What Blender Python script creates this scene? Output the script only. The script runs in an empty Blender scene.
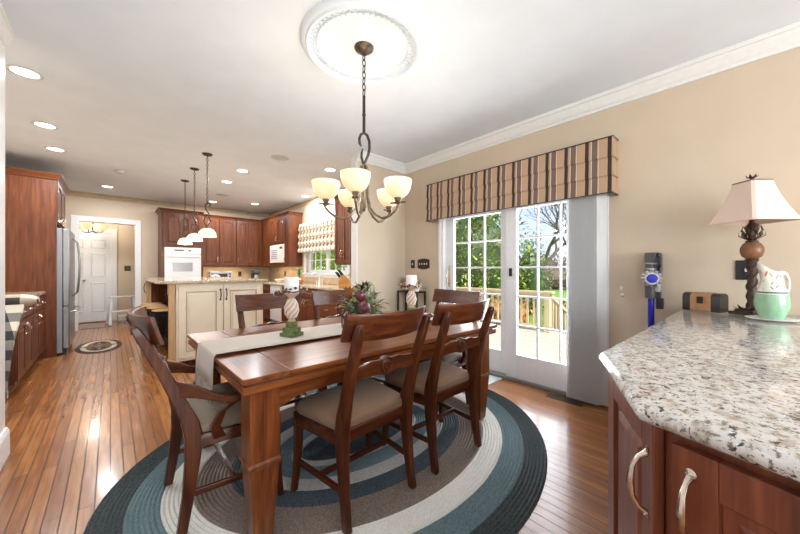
import bpy, bmesh, math, random
from mathutils import Matrix, Vector
random.seed(7)
SC = bpy.context.scene
COL = SC.collection
PI = math.pi
R = math.radians

# ------------------------------------------------------------------ camera
cam = bpy.data.cameras.new('camera')
cam_o = bpy.data.objects.new('camera', cam)
COL.objects.link(cam_o)
cam_o.location = (0, 0, 1.2)
cam_o.rotation_euler = (R(90), 0, R(-42.5))
cam.sensor_width = 36
cam.lens = 14.22
cam.shift_y = 3 / 800
cam.clip_start = 0.05
SC.camera = cam_o

# ------------------------------------------------------------------ view
SC.view_settings.view_transform = 'Standard'
SC.view_settings.look = 'None'
SC.view_settings.gamma = 1
SC.view_settings.use_curve_mapping = False
SC.view_settings.exposure = 0.16

# ------------------------------------------------------------------ world
W = bpy.data.worlds.new('sky')
SC.world = W
W.use_nodes = True
wn, wl = W.node_tree.nodes, W.node_tree.links
wn.clear()
w_out = wn.new('ShaderNodeOutputWorld')
w_bg = wn.new('ShaderNodeBackground')
w_tc = wn.new('ShaderNodeTexCoord')
w_sep = wn.new('ShaderNodeSeparateXYZ')
w_r = wn.new('ShaderNodeValToRGB')
w_n = wn.new('ShaderNodeTexNoise')
w_nr = wn.new('ShaderNodeValToRGB')
w_mix = wn.new('ShaderNodeMix')
w_mix.data_type = 'RGBA'
wl.new(w_tc.outputs['Generated'], w_sep.inputs[0])
wl.new(w_sep.outputs['Z'], w_r.inputs[0])
w_r.color_ramp.elements[0].position = 0.0
w_r.color_ramp.elements[0].color = (0.70, 0.82, 1.0, 1)
w_r.color_ramp.elements[1].position = 0.6
w_r.color_ramp.elements[1].color = (0.36, 0.56, 0.95, 1)
w_n.inputs['Scale'].default_value = 3.0
w_n.inputs['Detail'].default_value = 6
wl.new(w_tc.outputs['Generated'], w_n.inputs['Vector'])
wl.new(w_n.outputs['Fac'], w_nr.inputs[0])
w_nr.color_ramp.elements[0].position = 0.42
w_nr.color_ramp.elements[1].position = 0.62
wl.new(w_nr.outputs[0], w_mix.inputs['Factor'])
wl.new(w_r.outputs[0], w_mix.inputs['A'])
w_mix.inputs['B'].default_value = (0.88, 0.93, 1.0, 1)
wl.new(w_mix.outputs['Result'], w_bg.inputs['Color'])
w_bg.inputs['Strength'].default_value = 1.2
wl.new(w_bg.outputs[0], w_out.inputs[0])


# ------------------------------------------------------------------ lights
def light(name, kind, loc, power, color=(1, 1, 1), rot=(0, 0, 0), **kw):
    l = bpy.data.lights.new(name, kind)
    l.energy = power
    l.color = color
    for k, v in kw.items():
        setattr(l, k, v)
    o = bpy.data.objects.new(name, l)
    COL.objects.link(o)
    o.location = loc
    o.rotation_euler = rot
    return o


light('sun', 'SUN', (0, 0, 10), 6.5, (1, 0.97, 0.91), (R(44), 0, R(-12)), angle=R(3))
# added fill light at a made-up rear opening; extra daylight at the patio door
light('rear_fill_light', 'AREA', (1.4, -3.1, 1.45), 140, (0.94, 0.97, 1.0), (R(90), 0, 0),
      shape='RECTANGLE', size=2.6, size_y=1.7)
light('daylight_patio_door', 'AREA', (3.5, 1.75, 1.1), 70, (0.92, 0.96, 1.0), (R(90), 0, R(90)),
      shape='RECTANGLE', size=1.7, size_y=1.7)

P_RECESSED, P_CHAND, P_PENDANT, P_UNDER = 19, 2.6, 7, 3


# ------------------------------------------------------------------ materials
def new_mat(name):
    m = bpy.data.materials.new(name)
    m.use_nodes = True
    nt = m.node_tree
    b = nt.nodes['Principled BSDF']
    return m, nt, b


def ramp(nt, stops, src=None, const=False):
    r = nt.nodes.new('ShaderNodeValToRGB')
    e = r.color_ramp.elements
    while len(e) < len(stops):
        e.new(0.5)
    for i, (p, c) in enumerate(stops):
        e[i].position = p
        e[i].color = (c[0], c[1], c[2], 1)
    if const:
        r.color_ramp.interpolation = 'CONSTANT'
    if src is not None:
        nt.links.new(src, r.inputs[0])
    return r


def coords(nt, scale=(1, 1, 1), rot=(0, 0, 0), kind='Object'):
    tc = nt.nodes.new('ShaderNodeTexCoord')
    mp = nt.nodes.new('ShaderNodeMapping')
    mp.inputs['Scale'].default_value = scale
    mp.inputs['Rotation'].default_value = rot
    nt.links.new(tc.outputs[kind], mp.inputs[0])
    return mp.outputs[0]


def noise(nt, vec, scale, detail=4, rough=0.55, dist=0.0):
    n = nt.nodes.new('ShaderNodeTexNoise')
    n.inputs['Scale'].default_value = scale
    n.inputs['Detail'].default_value = detail
    n.inputs['Roughness'].default_value = rough
    n.inputs['Distortion'].default_value = dist
    nt.links.new(vec, n.inputs['Vector'])
    return n.outputs['Fac']


def bump(nt, b, h, strength=0.2, dist=0.01):
    bp = nt.nodes.new('ShaderNodeBump')
    bp.inputs['Strength'].default_value = strength
    bp.inputs['Distance'].default_value = dist
    nt.links.new(h, bp.inputs['Height'])
    nt.links.new(bp.outputs[0], b.inputs['Normal'])


def plain(name, col, rough=0.5, metal=0.0, spec=None, emis=None, es=0, coat=0, var=0.0, vscale=30):
    m, nt, b = new_mat(name)
    b.inputs['Roughness'].default_value = rough
    b.inputs['Metallic'].default_value = metal
    if coat:
        b.inputs['Coat Weight'].default_value = coat
        b.inputs['Coat Roughness'].default_value = 0.1
    if spec is not None:
        b.inputs['Specular IOR Level'].default_value = spec
    v = noise(nt, coords(nt), vscale, 3)
    lo = [max(0, c * (1 - max(var, 0.03))) for c in col]
    hi = [min(1, c * (1 + max(var, 0.03))) for c in col]
    r = ramp(nt, [(0.3, lo), (0.7, hi)], v)
    nt.links.new(r.outputs[0], b.inputs['Base Color'])
    if emis:
        b.inputs['Emission Color'].default_value = (*emis, 1)
        b.inputs['Emission Strength'].default_value = es
    return m


def wood(name, dark, mid, lite, axis='x', rough=0.3, coat=0.3, scale=1.0, bumpy=0.05):
    m, nt, b = new_mat(name)
    s = {'x': (2.2, 26, 26), 'y': (26, 2.2, 26), 'z': (26, 26, 2.2)}[axis]
    v = coords(nt, tuple(k * scale for k in s))
    n1 = noise(nt, v, 1.2, 5, 0.5, 0.4)
    s2 = {'x': (4, 160, 160), 'y': (160, 4, 160), 'z': (160, 160, 4)}[axis]
    v2 = coords(nt, tuple(k * scale for k in s2))
    n2 = noise(nt, v2, 1.0, 3, 0.5)
    mx = nt.nodes.new('ShaderNodeMath')
    mx.operation = 'MULTIPLY_ADD'
    nt.links.new(n2, mx.inputs[0])
    mx.inputs[1].default_value = 0.35
    nt.links.new(n1, mx.inputs[2])
    r = ramp(nt, [(0.38, dark), (0.66, mid), (0.98, lite)], mx.outputs[0])
    nt.links.new(r.outputs[0], b.inputs['Base Color'])
    b.inputs['Roughness'].default_value = rough
    b.inputs['Coat Weight'].default_value = coat
    b.inputs['Coat Roughness'].default_value = 0.15
    b.inputs['Specular IOR Level'].default_value = 0.35
    if bumpy:
        bump(nt, b, n2, bumpy, 0.002)
    return m


def wood3(name, d, m_, l, **kw):
    return {a: wood(name + '_' + a, d, m_, l, a, **kw) for a in 'xyz'}


CHERRY = wood3('cherry_cabinet', (0.05, 0.0115, 0.003), (0.11, 0.028, 0.0075), (0.18, 0.053, 0.014), rough=0.42, coat=0.08)
NEAR = wood3('cherry_sideboard', (0.09, 0.022, 0.009), (0.16, 0.042, 0.019), (0.25, 0.075, 0.036), rough=0.38, coat=0.12)
DINE = wood3('dining_wood', (0.06, 0.0145, 0.004), (0.175, 0.047, 0.0115), (0.35, 0.115, 0.029), rough=0.3, coat=0.15)
CHAIRW = wood3('chair_wood', (0.028, 0.0065, 0.002), (0.078, 0.0185, 0.0052), (0.18, 0.05, 0.013), rough=0.34, coat=0.15)
PINE = wood3('light_wood', (0.42, 0.24, 0.10), (0.55, 0.34, 0.16), (0.66, 0.45, 0.24), rough=0.45, coat=0.1)
KNIFEW = wood3('knife_block_wood', (0.45, 0.2, 0.05), (0.58, 0.28, 0.08), (0.68, 0.36, 0.12), rough=0.4)


def mat_floor():
    m, nt, b = new_mat('oak_strip_floor')
    v = coords(nt, (1, 1, 1), (0, 0, R(90)))
    br = nt.nodes.new('ShaderNodeTexBrick')
    br.offset = 0.37
    br.offset_frequency = 2
    nt.links.new(v, br.inputs['Vector'])
    br.inputs['Color1'].default_value = (0, 0, 0, 1)
    br.inputs['Color2'].default_value = (1, 1, 1, 1)
    br.inputs['Mortar'].default_value = (0.5, 0.5, 0.5, 1)
    br.inputs['Scale'].default_value = 1
    br.inputs['Mortar Size'].default_value = 0.0026
    br.inputs['Mortar Smooth'].default_value = 0.1
    br.inputs['Bias'].default_value = 0
    br.inputs['Brick Width'].default_value = 0.95
    br.inputs['Row Height'].default_value = 0.0595
    n1 = noise(nt, coords(nt, (48, 3, 1)), 1.0, 4, 0.5, 0.2)
    n2 = noise(nt, coords(nt, (220, 5, 1)), 1.0, 3, 0.5)
    a = nt.nodes.new('ShaderNodeMath')
    a.operation = 'MULTIPLY_ADD'
    nt.links.new(br.outputs['Color'], a.inputs[0])
    a.inputs[1].default_value = 0.30
    nt.links.new(n1, a.inputs[2])
    c = nt.nodes.new('ShaderNodeMath')
    c.operation = 'MULTIPLY_ADD'
    nt.links.new(n2, c.inputs[0])
    c.inputs[1].default_value = 0.22
    nt.links.new(a.outputs[0], c.inputs[2])
    r = ramp(nt, [(0.30, (0.16, 0.047, 0.010)), (0.72, (0.28, 0.096, 0.022)), (1.0, (0.41, 0.17, 0.047))], c.outputs[0])
    mx = nt.nodes.new('ShaderNodeMix')
    mx.data_type = 'RGBA'
    nt.links.new(br.outputs['Fac'], mx.inputs['Factor'])
    nt.links.new(r.outputs[0], mx.inputs['A'])
    mx.inputs['B'].default_value = (0.05, 0.018, 0.006, 1)
    nt.links.new(mx.outputs['Result'], b.inputs['Base Color'])
    rr_ = nt.nodes.new('ShaderNodeMath')
    rr_.operation = 'MULTIPLY_ADD'
    nt.links.new(br.outputs['Fac'], rr_.inputs[0])
    rr_.inputs[1].default_value = 0.5
    rr_.inputs[2].default_value = 0.25
    nt.links.new(rr_.outputs[0], b.inputs['Roughness'])
    b.inputs['Coat Weight'].default_value = 0.35
    b.inputs['Coat Roughness'].default_value = 0.12
    bump(nt, b, n2, 0.04, 0.002)
    return m


def mat_granite(name, base, warm, dark, scale=1.0):
    m, nt, b = new_mat(name)
    v = coords(nt)
    n1 = noise(nt, v, 34 * scale, 5, 0.65)
    r1 = ramp(nt, [(0.36, warm), (0.5, base), (0.7, [min(1, c * 1.12) for c in base])], n1)
    n2 = noise(nt, v, 95 * scale, 4, 0.7)
    r2 = ramp(nt, [(0.40, (1, 1, 1)), (0.46, (0, 0, 0))], n2)
    n3 = noise(nt, v, 52 * scale, 3, 0.6, 0.6)
    r3 = ramp(nt, [(0.355, (1, 1, 1)), (0.40, (0, 0, 0))], n3)
    m1 = nt.nodes.new('ShaderNodeMix')
    m1.data_type = 'RGBA'
    nt.links.new(r2.outputs[0], m1.inputs['Factor'])
    nt.links.new(r1.outputs[0], m1.inputs['A'])
    m1.inputs['B'].default_value = (*[c * 0.5 for c in warm], 1)
    m2 = nt.nodes.new('ShaderNodeMix')
    m2.data_type = 'RGBA'
    nt.links.new(r3.outputs[0], m2.inputs['Factor'])
    nt.links.new(m1.outputs['Result'], m2.inputs['A'])
    m2.inputs['B'].default_value = (*dark, 1)
    nt.links.new(m2.outputs['Result'], b.inputs['Base Color'])
    b.inputs['Roughness'].default_value = 0.12
    b.inputs['Coat Weight'].default_value = 0.3
    return m


def mat_tile():
    m, nt, b = new_mat('backsplash_tile')
    v = coords(nt)
    mp = nt.nodes.new('ShaderNodeVectorMath')
    mp.operation = 'DOT_PRODUCT'
    nt.links.new(v, mp.inputs[0])
    mp.inputs[1].default_value = (1, 1, 0)
    sp = nt.nodes.new('ShaderNodeSeparateXYZ')
    nt.links.new(v, sp.inputs[0])
    cb = nt.nodes.new('ShaderNodeCombineXYZ')
    nt.links.new(mp.outputs['Value'], cb.inputs[0])
    nt.links.new(sp.outputs['Z'], cb.inputs[1])
    mp2 = nt.nodes.new('ShaderNodeMapping')
    mp2.inputs['Rotation'].default_value = (0, 0, R(45))
    nt.links.new(cb.outputs[0], mp2.inputs[0])
    br = nt.nodes.new('ShaderNodeTexBrick')
    br.offset = 0
    nt.links.new(mp2.outputs[0], br.inputs['Vector'])
    br.inputs['Scale'].default_value = 1
    br.inputs['Brick Width'].default_value = 0.1
    br.inputs['Row Height'].default_value = 0.1
    br.inputs['Mortar Size'].default_value = 0.003
    br.inputs['Color1'].default_value = (0.50, 0.34, 0.19, 1)
    br.inputs['Color2'].default_value = (0.62, 0.46, 0.28, 1)
    br.inputs['Mortar'].default_value = (0.42, 0.33, 0.22, 1)
    nt.links.new(br.outputs['Color'], b.inputs['Base Color'])
    b.inputs['Roughness'].default_value = 0.35
    return m


def mat_stripes(name, axis, period, stops, rough=0.85, phase=0.0):
    m, nt, b = new_mat(name)
    v = coords(nt)
    sp = nt.nodes.new('ShaderNodeSeparateXYZ')
    nt.links.new(v, sp.inputs[0])
    mm = nt.nodes.new('ShaderNodeMath')
    mm.operation = 'MULTIPLY_ADD'
    nt.links.new(sp.outputs['XYZ'.index(axis)], mm.inputs[0])
    mm.inputs[1].default_value = 1.0 / period
    mm.inputs[2].default_value = 20 + phase
    fr = nt.nodes.new('ShaderNodeMath')
    fr.operation = 'FRACT'
    nt.links.new(mm.outputs[0], fr.inputs[0])
    r = ramp(nt, stops, fr.outputs[0], True)
    nt.links.new(r.outputs[0], b.inputs['Base Color'])
    b.inputs['Roughness'].default_value = rough
    n = noise(nt, v, 400, 2)
    bump(nt, b, n, 0.2, 0.002)
    return m


def mat_plaid(name, u, vaxis, s, c0, c1, c2, lo=0.5, third=None):
    """woven check: u, vaxis = direction vectors, s = repeat"""
    m, nt, b = new_mat(name)
    co = coords(nt)
    outs = []
    for d in (u, vaxis):
        dp = nt.nodes.new('ShaderNodeVectorMath')
        dp.operation = 'DOT_PRODUCT'
        nt.links.new(co, dp.inputs[0])
        dp.inputs[1].default_value = d
        a = nt.nodes.new('ShaderNodeMath')
        a.operation = 'MULTIPLY_ADD'
        nt.links.new(dp.outputs['Value'], a.inputs[0])
        a.inputs[1].default_value = 1 / s
        a.inputs[2].default_value = 20
        f = nt.nodes.new('ShaderNodeMath')
        f.operation = 'FRACT'
        nt.links.new(a.outputs[0], f.inputs[0])
        g = nt.nodes.new('ShaderNodeMath')
        g.operation = 'GREATER_THAN'
        nt.links.new(f.outputs[0], g.inputs[0])
        g.inputs[1].default_value = lo
        outs.append(g.outputs[0])
    ad = nt.nodes.new('ShaderNodeMath')
    ad.operation = 'ADD'
    nt.links.new(outs[0], ad.inputs[0])
    nt.links.new(outs[1], ad.inputs[1])
    hf = nt.nodes.new('ShaderNodeMath')
    hf.operation = 'MULTIPLY'
    nt.links.new(ad.outputs[0], hf.inputs[0])
    hf.inputs[1].default_value = 0.5
    r = ramp(nt, [(0, c0), (0.3, c1), (0.8, c2)], hf.outputs[0], True)
    nt.links.new(r.outputs[0], b.inputs['Base Color'])
    b.inputs['Roughness'].default_value = 0.9
    return m


def mat_glass(name, tint=(1, 1, 1), rough=0.0):
    m, nt, b = new_mat(name)
    nt.nodes.remove(b)
    out = nt.nodes['Material Output']
    g = nt.nodes.new('ShaderNodeBsdfGlossy')
    g.inputs['Roughness'].default_value = rough
    t = nt.nodes.new('ShaderNodeBsdfTransparent')
    t.inputs[0].default_value = (*tint, 1)
    mx = nt.nodes.new('ShaderNodeMixShader')
    lw = nt.nodes.new('ShaderNodeLayerWeight')
    lw.inputs[0].default_value = 0.5
    pw = nt.nodes.new('ShaderNodeMath')
    pw.operation = 'POWER'
    nt.links.new(lw.outputs['Facing'], pw.inputs[0])
    pw.inputs[1].default_value = 5
    fr = nt.nodes.new('ShaderNodeMath')
    fr.operation = 'MULTIPLY_ADD'
    nt.links.new(pw.outputs[0], fr.inputs[0])
    fr.inputs[1].default_value = 0.6
    fr.inputs[2].default_value = 0.03
    nt.links.new(fr.outputs[0], mx.inputs[0])
    nt.links.new(t.outputs[0], mx.inputs[1])
    nt.links.new(g.outputs[0], mx.inputs[2])
    nt.links.new(mx.outputs[0], out.inputs[0])
    return m


def fabric(name, col, var=0.12, scale=300, rough=0.9):
    m, nt, b = new_mat(name)
    v = coords(nt)
    n = noise(nt, v, scale, 2)
    r = ramp(nt, [(0.3, [c * (1 - var) for c in col]), (0.7, [min(1, c * (1 + var)) for c in col])], n)
    nt.links.new(r.outputs[0], b.inputs['Base Color'])
    b.inputs['Roughness'].default_value = rough
    b.inputs['Sheen Weight'].default_value = 0.2
    bump(nt, b, n, 0.25, 0.002)
    return m


def mat_braid(name, c1, c2):
    m, nt, b = new_mat(name)
    v = coords(nt)
    n = noise(nt, v, 110, 2, 0.5)
    r = ramp(nt, [(0.4, c1), (0.6, c2)], n)
    nt.links.new(r.outputs[0], b.inputs['Base Color'])
    b.inputs['Roughness'].default_value = 0.95
    bump(nt, b, n, 0.5, 0.004)
    return m


M_WALL = plain('beige_wall_paint', (0.605, 0.50, 0.38), 0.75, var=0.02, vscale=3)
M_CEIL = plain('white_ceiling_paint', (0.75, 0.815, 0.89), 0.8, var=0.01, vscale=3)
M_TRIM = plain('white_trim_paint', (0.80, 0.80, 0.80), 0.4)
M_DOORW = plain('white_door_paint', (0.78, 0.80, 0.83), 0.4)
M_BORDER = plain('tan_wallpaper_border', (0.50, 0.38, 0.24), 0.8, var=0.28, vscale=70)
M_FLOOR = mat_floor()
M_GRAN = mat_granite('speckled_white_granite', (0.68, 0.665, 0.64), (0.45, 0.375, 0.30), (0.05, 0.042, 0.042), 0.95)
M_GRANK = mat_granite('tan_granite', (0.56, 0.48, 0.36), (0.42, 0.28, 0.14), (0.05, 0.04, 0.03))
M_TILE = mat_tile()
M_CREAM = plain('cream_cabinet_paint', (0.80, 0.72, 0.57), 0.4, var=0.04, vscale=8)
M_GLAZE = plain('brown_glaze_line', (0.36, 0.24, 0.11), 0.5)
M_IRON = plain('dark_bronze_iron', (0.055, 0.042, 0.034), 0.4, 0.7, var=0.3)
M_BRONZE = plain('antique_bronze', (0.11, 0.08, 0.058), 0.4, 0.7, var=0.35)
M_ARM = plain('brushed_bronze', (0.27, 0.21, 0.15), 0.32, 0.8, var=0.35)
M_BLACK = plain('black_plastic', (0.015, 0.015, 0.017), 0.35)
M_BLKMET = plain('black_metal', (0.02, 0.02, 0.02), 0.45, 0.4)
M_STEEL = plain('stainless_steel', (0.30, 0.31, 0.32), 0.3, 0.9)
M_STEELD = plain('grey_appliance_side', (0.27, 0.28, 0.30), 0.4, 0.3)
M_NICKEL = plain('brushed_nickel', (0.62, 0.56, 0.48), 0.25, 1.0)
M_CHROME = plain('chrome', (0.8, 0.8, 0.8), 0.1, 1.0)
M_WHITE = plain('white_enamel', (0.70, 0.71, 0.72), 0.25)
M_BISQ = plain('bisque_enamel', (0.78, 0.73, 0.62), 0.3)
M_OVENG = plain('grey_oven_glass', (0.32, 0.32, 0.32), 0.15)
M_SEAT = fabric('taupe_seat_fabric', (0.27, 0.165, 0.10), 0.1)
M_SEATG = fabric('grey_taupe_seat_fabric', (0.25, 0.195, 0.145), 0.1)
M_RUN = fabric('oatmeal_linen', (0.60, 0.53, 0.46), 0.1)
M_RUND = fabric('grey_linen_weave', (0.42, 0.36, 0.31), 0.3, 160)
M_CANDLE = plain('white_wax', (0.86, 0.85, 0.82), 0.5)
M_GREENP = plain('distressed_green_paint', (0.12, 0.17, 0.05), 0.6, var=0.5, vscale=40)
M_SWIRL = plain('whitewashed_wood', (0.62, 0.42, 0.30), 0.6, var=0.12)
M_SWIRLW = plain('whitewash_ridge', (0.80, 0.76, 0.70), 0.6)
M_BLIND = plain('grey_white_vane', (0.86, 0.86, 0.86), 0.5)
_nt = M_BLIND.node_tree
_tr = _nt.nodes.new('ShaderNodeBsdfTranslucent')
_tr.inputs[0].default_value = (0.85, 0.85, 0.85, 1)
_mx = _nt.nodes.new('ShaderNodeMixShader')
_mx.inputs[0].default_value = 0.35
_nt.links.new(_nt.nodes['Principled BSDF'].outputs[0], _mx.inputs[1])
_nt.links.new(_tr.outputs[0], _mx.inputs[2])
_nt.links.new(_mx.outputs[0], _nt.nodes['Material Output'].inputs[0])
M_SHADE = fabric('blush_linen_shade', (0.80, 0.62, 0.52), 0.06, 250)
M_LAMPW = plain('dark_carved_resin', (0.055, 0.028, 0.018), 0.5, var=0.5, vscale=40)
M_LAMPB = plain('brown_pineapple_wood', (0.20, 0.085, 0.035), 0.35, var=0.35, vscale=20)
M_GLASS = mat_glass('window_glass')
M_BLUE = plain('bright_blue_plastic', (0.02, 0.03, 0.42), 0.25, 0.3)
M_GREYP = plain('grey_plastic', (0.07, 0.07, 0.08), 0.4)
M_SILV = plain('silver_plastic', (0.5, 0.5, 0.52), 0.3, 0.6)
M_LEN = plain('downlight_lens', (0.9, 0.9, 0.9), 0.5, emis=(1, 0.97, 0.92), es=6)
M_SPK = plain('speaker_grille', (0.50, 0.53, 0.57), 0.8)
M_BOWL = plain('amber_frosted_glass', (0.85, 0.72, 0.48), 0.35, emis=(1.0, 0.72, 0.40), es=0.55)
M_BULB = plain('lit_bulb', (1, 1, 1), 0.5, emis=(1, 0.9, 0.72), es=14)
M_DECK = plain('weathered_deck_board', (0.50, 0.42, 0.33), 0.75, var=0.1, vscale=6)
M_RAIL = plain('tan_deck_rail', (0.60, 0.48, 0.30), 0.6, var=0.06)
M_LAWN = plain('lawn_grass', (0.16, 0.30, 0.04), 0.9, var=0.35, vscale=8)
M_LEAF = [plain('leaf_green_%d' % i, c, 0.4) for i, c in enumerate(
    [(0.04, 0.085, 0.012), (0.14, 0.24, 0.025), (0.32, 0.42, 0.05), (0.55, 0.52, 0.08)])]
M_FALL = [plain('leaf_autumn_%d' % i, c, 0.6) for i, c in enumerate(
    [(0.40, 0.17, 0.03), (0.52, 0.33, 0.05), (0.22, 0.10, 0.05), (0.30, 0.24, 0.10)])]
M_HAZE = [plain('bare_twig_%d' % i, c, 0.9) for i, c in enumerate([(0.28, 0.20, 0.17), (0.22, 0.15, 0.12), (0.36, 0.27, 0.2)])]
M_BARK = plain('grey_brown_bark', (0.13, 0.10, 0.08), 0.85, var=0.3, vscale=14)
M_PLAST = plain('white_plaster', (0.84, 0.82, 0.79), 0.7)


# ------------------------------------------------------------------ mesh builder
OFF = {}


class MB:
    def __init__(self):
        self.v, self.f, self.fm = [], [], []
        self.M = Matrix.Identity(4)
        self.mi = 0

    def put(self, verts, faces):
        n = len(self.v)
        flip = self.M.determinant() < 0
        for p in verts:
            self.v.append(self.M @ Vector(p))
        for f in faces:
            f = [n + i for i in f]
            self.f.append(f[::-1] if flip else f)
            self.fm.append(self.mi)
        return self

    def box(self, x0, x1, y0, y1, z0, z1):
        v = [(x, y, z) for z in (z0, z1) for y in (y0, y1) for x in (x0, x1)]
        return self.put(v, [(0, 2, 3, 1), (4, 5, 7, 6), (0, 1, 5, 4), (2, 6, 7, 3), (0, 4, 6, 2), (1, 3, 7, 5)])

    def cbox(self, c, s):
        return self.box(c[0] - s[0] / 2, c[0] + s[0] / 2, c[1] - s[1] / 2, c[1] + s[1] / 2, c[2] - s[2] / 2, c[2] + s[2] / 2)

    def loft(self, loops, cap=True, closed=False):
        n = len(loops[0])
        v = [p for l in loops for p in l]
        f = []
        m = len(loops)
        for i in range(m if closed else m - 1):
            a, b = i * n, ((i + 1) % m) * n
            for j in range(n):
                k = (j + 1) % n
                f.append((a + j, a + k, b + k, b + j))
        if cap and not closed:
            f.append(tuple(range(n - 1, -1, -1)))
            f.append(tuple((m - 1) * n + j for j in range(n)))
        return self.put(v, f)

    def lathe(self, prof, c=(0, 0, 0), n=24, cap=True, mat=None):
        """prof: (r, z) list from the bottom up, turned about z"""
        T = mat or Matrix.Identity(4)
        loops = []
        for r, z in prof:
            loops.append([T @ Vector((max(r, 1e-4) * math.cos(2 * PI * k / n), max(r, 1e-4) * math.sin(2 * PI * k / n), z)) + Vector(c) for k in range(n)])
        return self.loft(loops, cap)

    def cyl(self, p, q, r, n=12, r2=None):
        return self.tube([p, q], [r, r if r2 is None else r2], n)

    def tube(self, pts, r, n=8, closed=False, cap=True):
        pts = [Vector(p) for p in pts]
        m = len(pts)
        rs = r if isinstance(r, (list, tuple)) else [r] * m
        loops = []
        up = None
        for i, p in enumerate(pts):
            if closed:
                t = pts[(i + 1) % m] - pts[i - 1]
            else:
                t = pts[min(i + 1, m - 1)] - pts[max(i - 1, 0)]
            t.normalize()
            if up is None:
                a = Vector((0, 0, 1)) if abs(t.z) < 0.9 else Vector((1, 0, 0))
                up = (a - t * a.dot(t)).normalized()
            else:
                up = (up - t * up.dot(t))
                if up.length < 1e-6:
                    a = Vector((1, 0, 0))
                    up = a - t * a.dot(t)
                up.normalize()
            sd = t.cross(up)
            loops.append([p + (up * math.cos(2 * PI * k / n) + sd * math.sin(2 * PI * k / n)) * rs[i] for k in range(n)])
        return self.loft(loops, cap, closed)

    def prism(self, poly, h0, h1, plane='xy'):
        """extrude a polygon; plane xy -> z, xz -> y, yz -> x"""
        def P(a, b, h):
            return {'xy': (a, b, h), 'xz': (a, h, b), 'yz': (h, a, b)}[plane]
        n = len(poly)
        v = [P(a, b, h0) for a, b in poly] + [P(a, b, h1) for a, b in poly]
        ar = sum(poly[i][0] * poly[(i + 1) % n][1] - poly[(i + 1) % n][0] * poly[i][1] for i in range(n))
        f = [tuple(range(n - 1, -1, -1)), tuple(range(n, 2 * n))]
        f += [(i, (i + 1) % n, n + (i + 1) % n, n + i) for i in range(n)]
        flip = (ar < 0) != (plane == 'xz') != (h1 < h0)
        if flip:
            f = [x[::-1] for x in f]
        return self.put(v, f)

    def ball(self, c, r, n=12, sz=(1, 1, 1)):
        m = max(6, n // 2)
        loops = []
        for i in range(m + 1):
            a = -PI / 2 + PI * i / m
            rr = max(math.cos(a), 0.02)
            loops.append([(c[0] + r * sz[0] * rr * math.cos(2 * PI * k / n), c[1] + r * sz[1] * rr * math.sin(2 * PI * k / n), c[2] + r * sz[2] * math.sin(a)) for k in range(n)])
        return self.loft(loops)

    def build(self, name, mats, parent=None, bev=0.0, smooth=35, seg=2, sub=0, origin=None):
        me = bpy.data.meshes.new(name)
        if parent is not None:
            off = OFF.get(parent.name, Vector((0, 0, 0)))
        elif origin is not None:
            off = Vector(origin)
        else:
            xs = [p.x for p in self.v]
            ys = [p.y for p in self.v]
            zs = [p.z for p in self.v]
            off = Vector(((min(xs) + max(xs)) / 2, (min(ys) + max(ys)) / 2, min(zs)))
        me.from_pydata([p - off for p in self.v], [], self.f)
        mats = mats if isinstance(mats, (list, tuple)) else [mats]
        for m in mats:
            me.materials.append(m)
        for p, i in zip(me.polygons, self.fm):
            p.material_index = i
        me.validate()
        if smooth:
            me.polygons.foreach_set('use_smooth', [True] * len(me.polygons))
            me.set_sharp_from_angle(angle=R(smooth))
        me.update()
        o = bpy.data.objects.new(name, me)
        COL.objects.link(o)
        OFF[o.name] = off
        if parent is not None:
            o.parent = parent
        else:
            o.location = off
        if bev:
            b = o.modifiers.new('edge', 'BEVEL')
            b.width = bev
            b.segments = seg
            b.limit_method = 'ANGLE'
            b.angle_limit = R(40)
        if sub:
            s = o.modifiers.new('soft', 'SUBSURF')
            s.levels = s.render_levels = sub
        return o


def tag(o, label, cat, group=None):
    o['label'] = label
    o['category'] = cat
    if group:
        o['group'] = group
    return o


def thing(name, label, cat, loc=(0, 0, 0), rz=0.0, group=None, world=False):
    o = bpy.data.objects.new(name, None)
    COL.objects.link(o)
    o.empty_display_size = 0.1
    o.location = loc
    o.rotation_euler = (0, 0, rz)
    OFF[o.name] = Vector(loc) if world else Vector((0, 0, 0))
    return tag(o, label, cat, group)


def struct(o):
    o['kind'] = 'structure'
    return o


def dup(root, loc, rz, label, group=None):
    kids = list(root.children)
    r = root.copy()
    COL.objects.link(r)
    r.location = loc
    r.rotation_euler = (0, 0, rz)
    r['label'] = label
    if group:
        r['group'] = group
    for ch in kids:
        sub = list(ch.children)
        c = ch.copy()
        COL.objects.link(c)
        c.parent = r
        for g in sub:
            d = g.copy()
            COL.objects.link(d)
            d.parent = c
    return r


def sbox(name, mat, *a, bev=0.0):
    return struct(MB().box(*a).build(name, mat, None, bev, smooth=0))


# ------------------------------------------------------------------ the room
H = 2.74
XR = 3.23
YB = 8.85
f = MB().box(-2.2, XR, -3.2, 10.3, -0.06, 0.0)
struct(f.build('floor', M_FLOOR, smooth=0, origin=(0, 0, 0)))
sbox('ceiling', M_CEIL, -2.3, XR + 0.2, -3.4, 10.4, H, H + 0.12)

# right wall with patio door opening and kitchen window opening
PD0, PD1, PDH = 0.835, 2.715, 2.03
KW0, KW1, KZ0, KZ1 = 4.95, 6.62, 1.14, 2.12
m = MB()
T = XR + 0.16
m.box(XR, T, -3.2, PD0, 0, H)
m.box(XR, T, PD0, PD1, PDH, H)
m.box(XR, T, PD1, KW0, 0, H)
m.box(XR, T, KW0, KW1, 0, KZ0)
m.box(XR, T, KW0, KW1, KZ1, H)
m.box(XR, T, KW1, 10.3, 0, H)
struct(m.build('wall_right', M_WALL, smooth=0))

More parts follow.
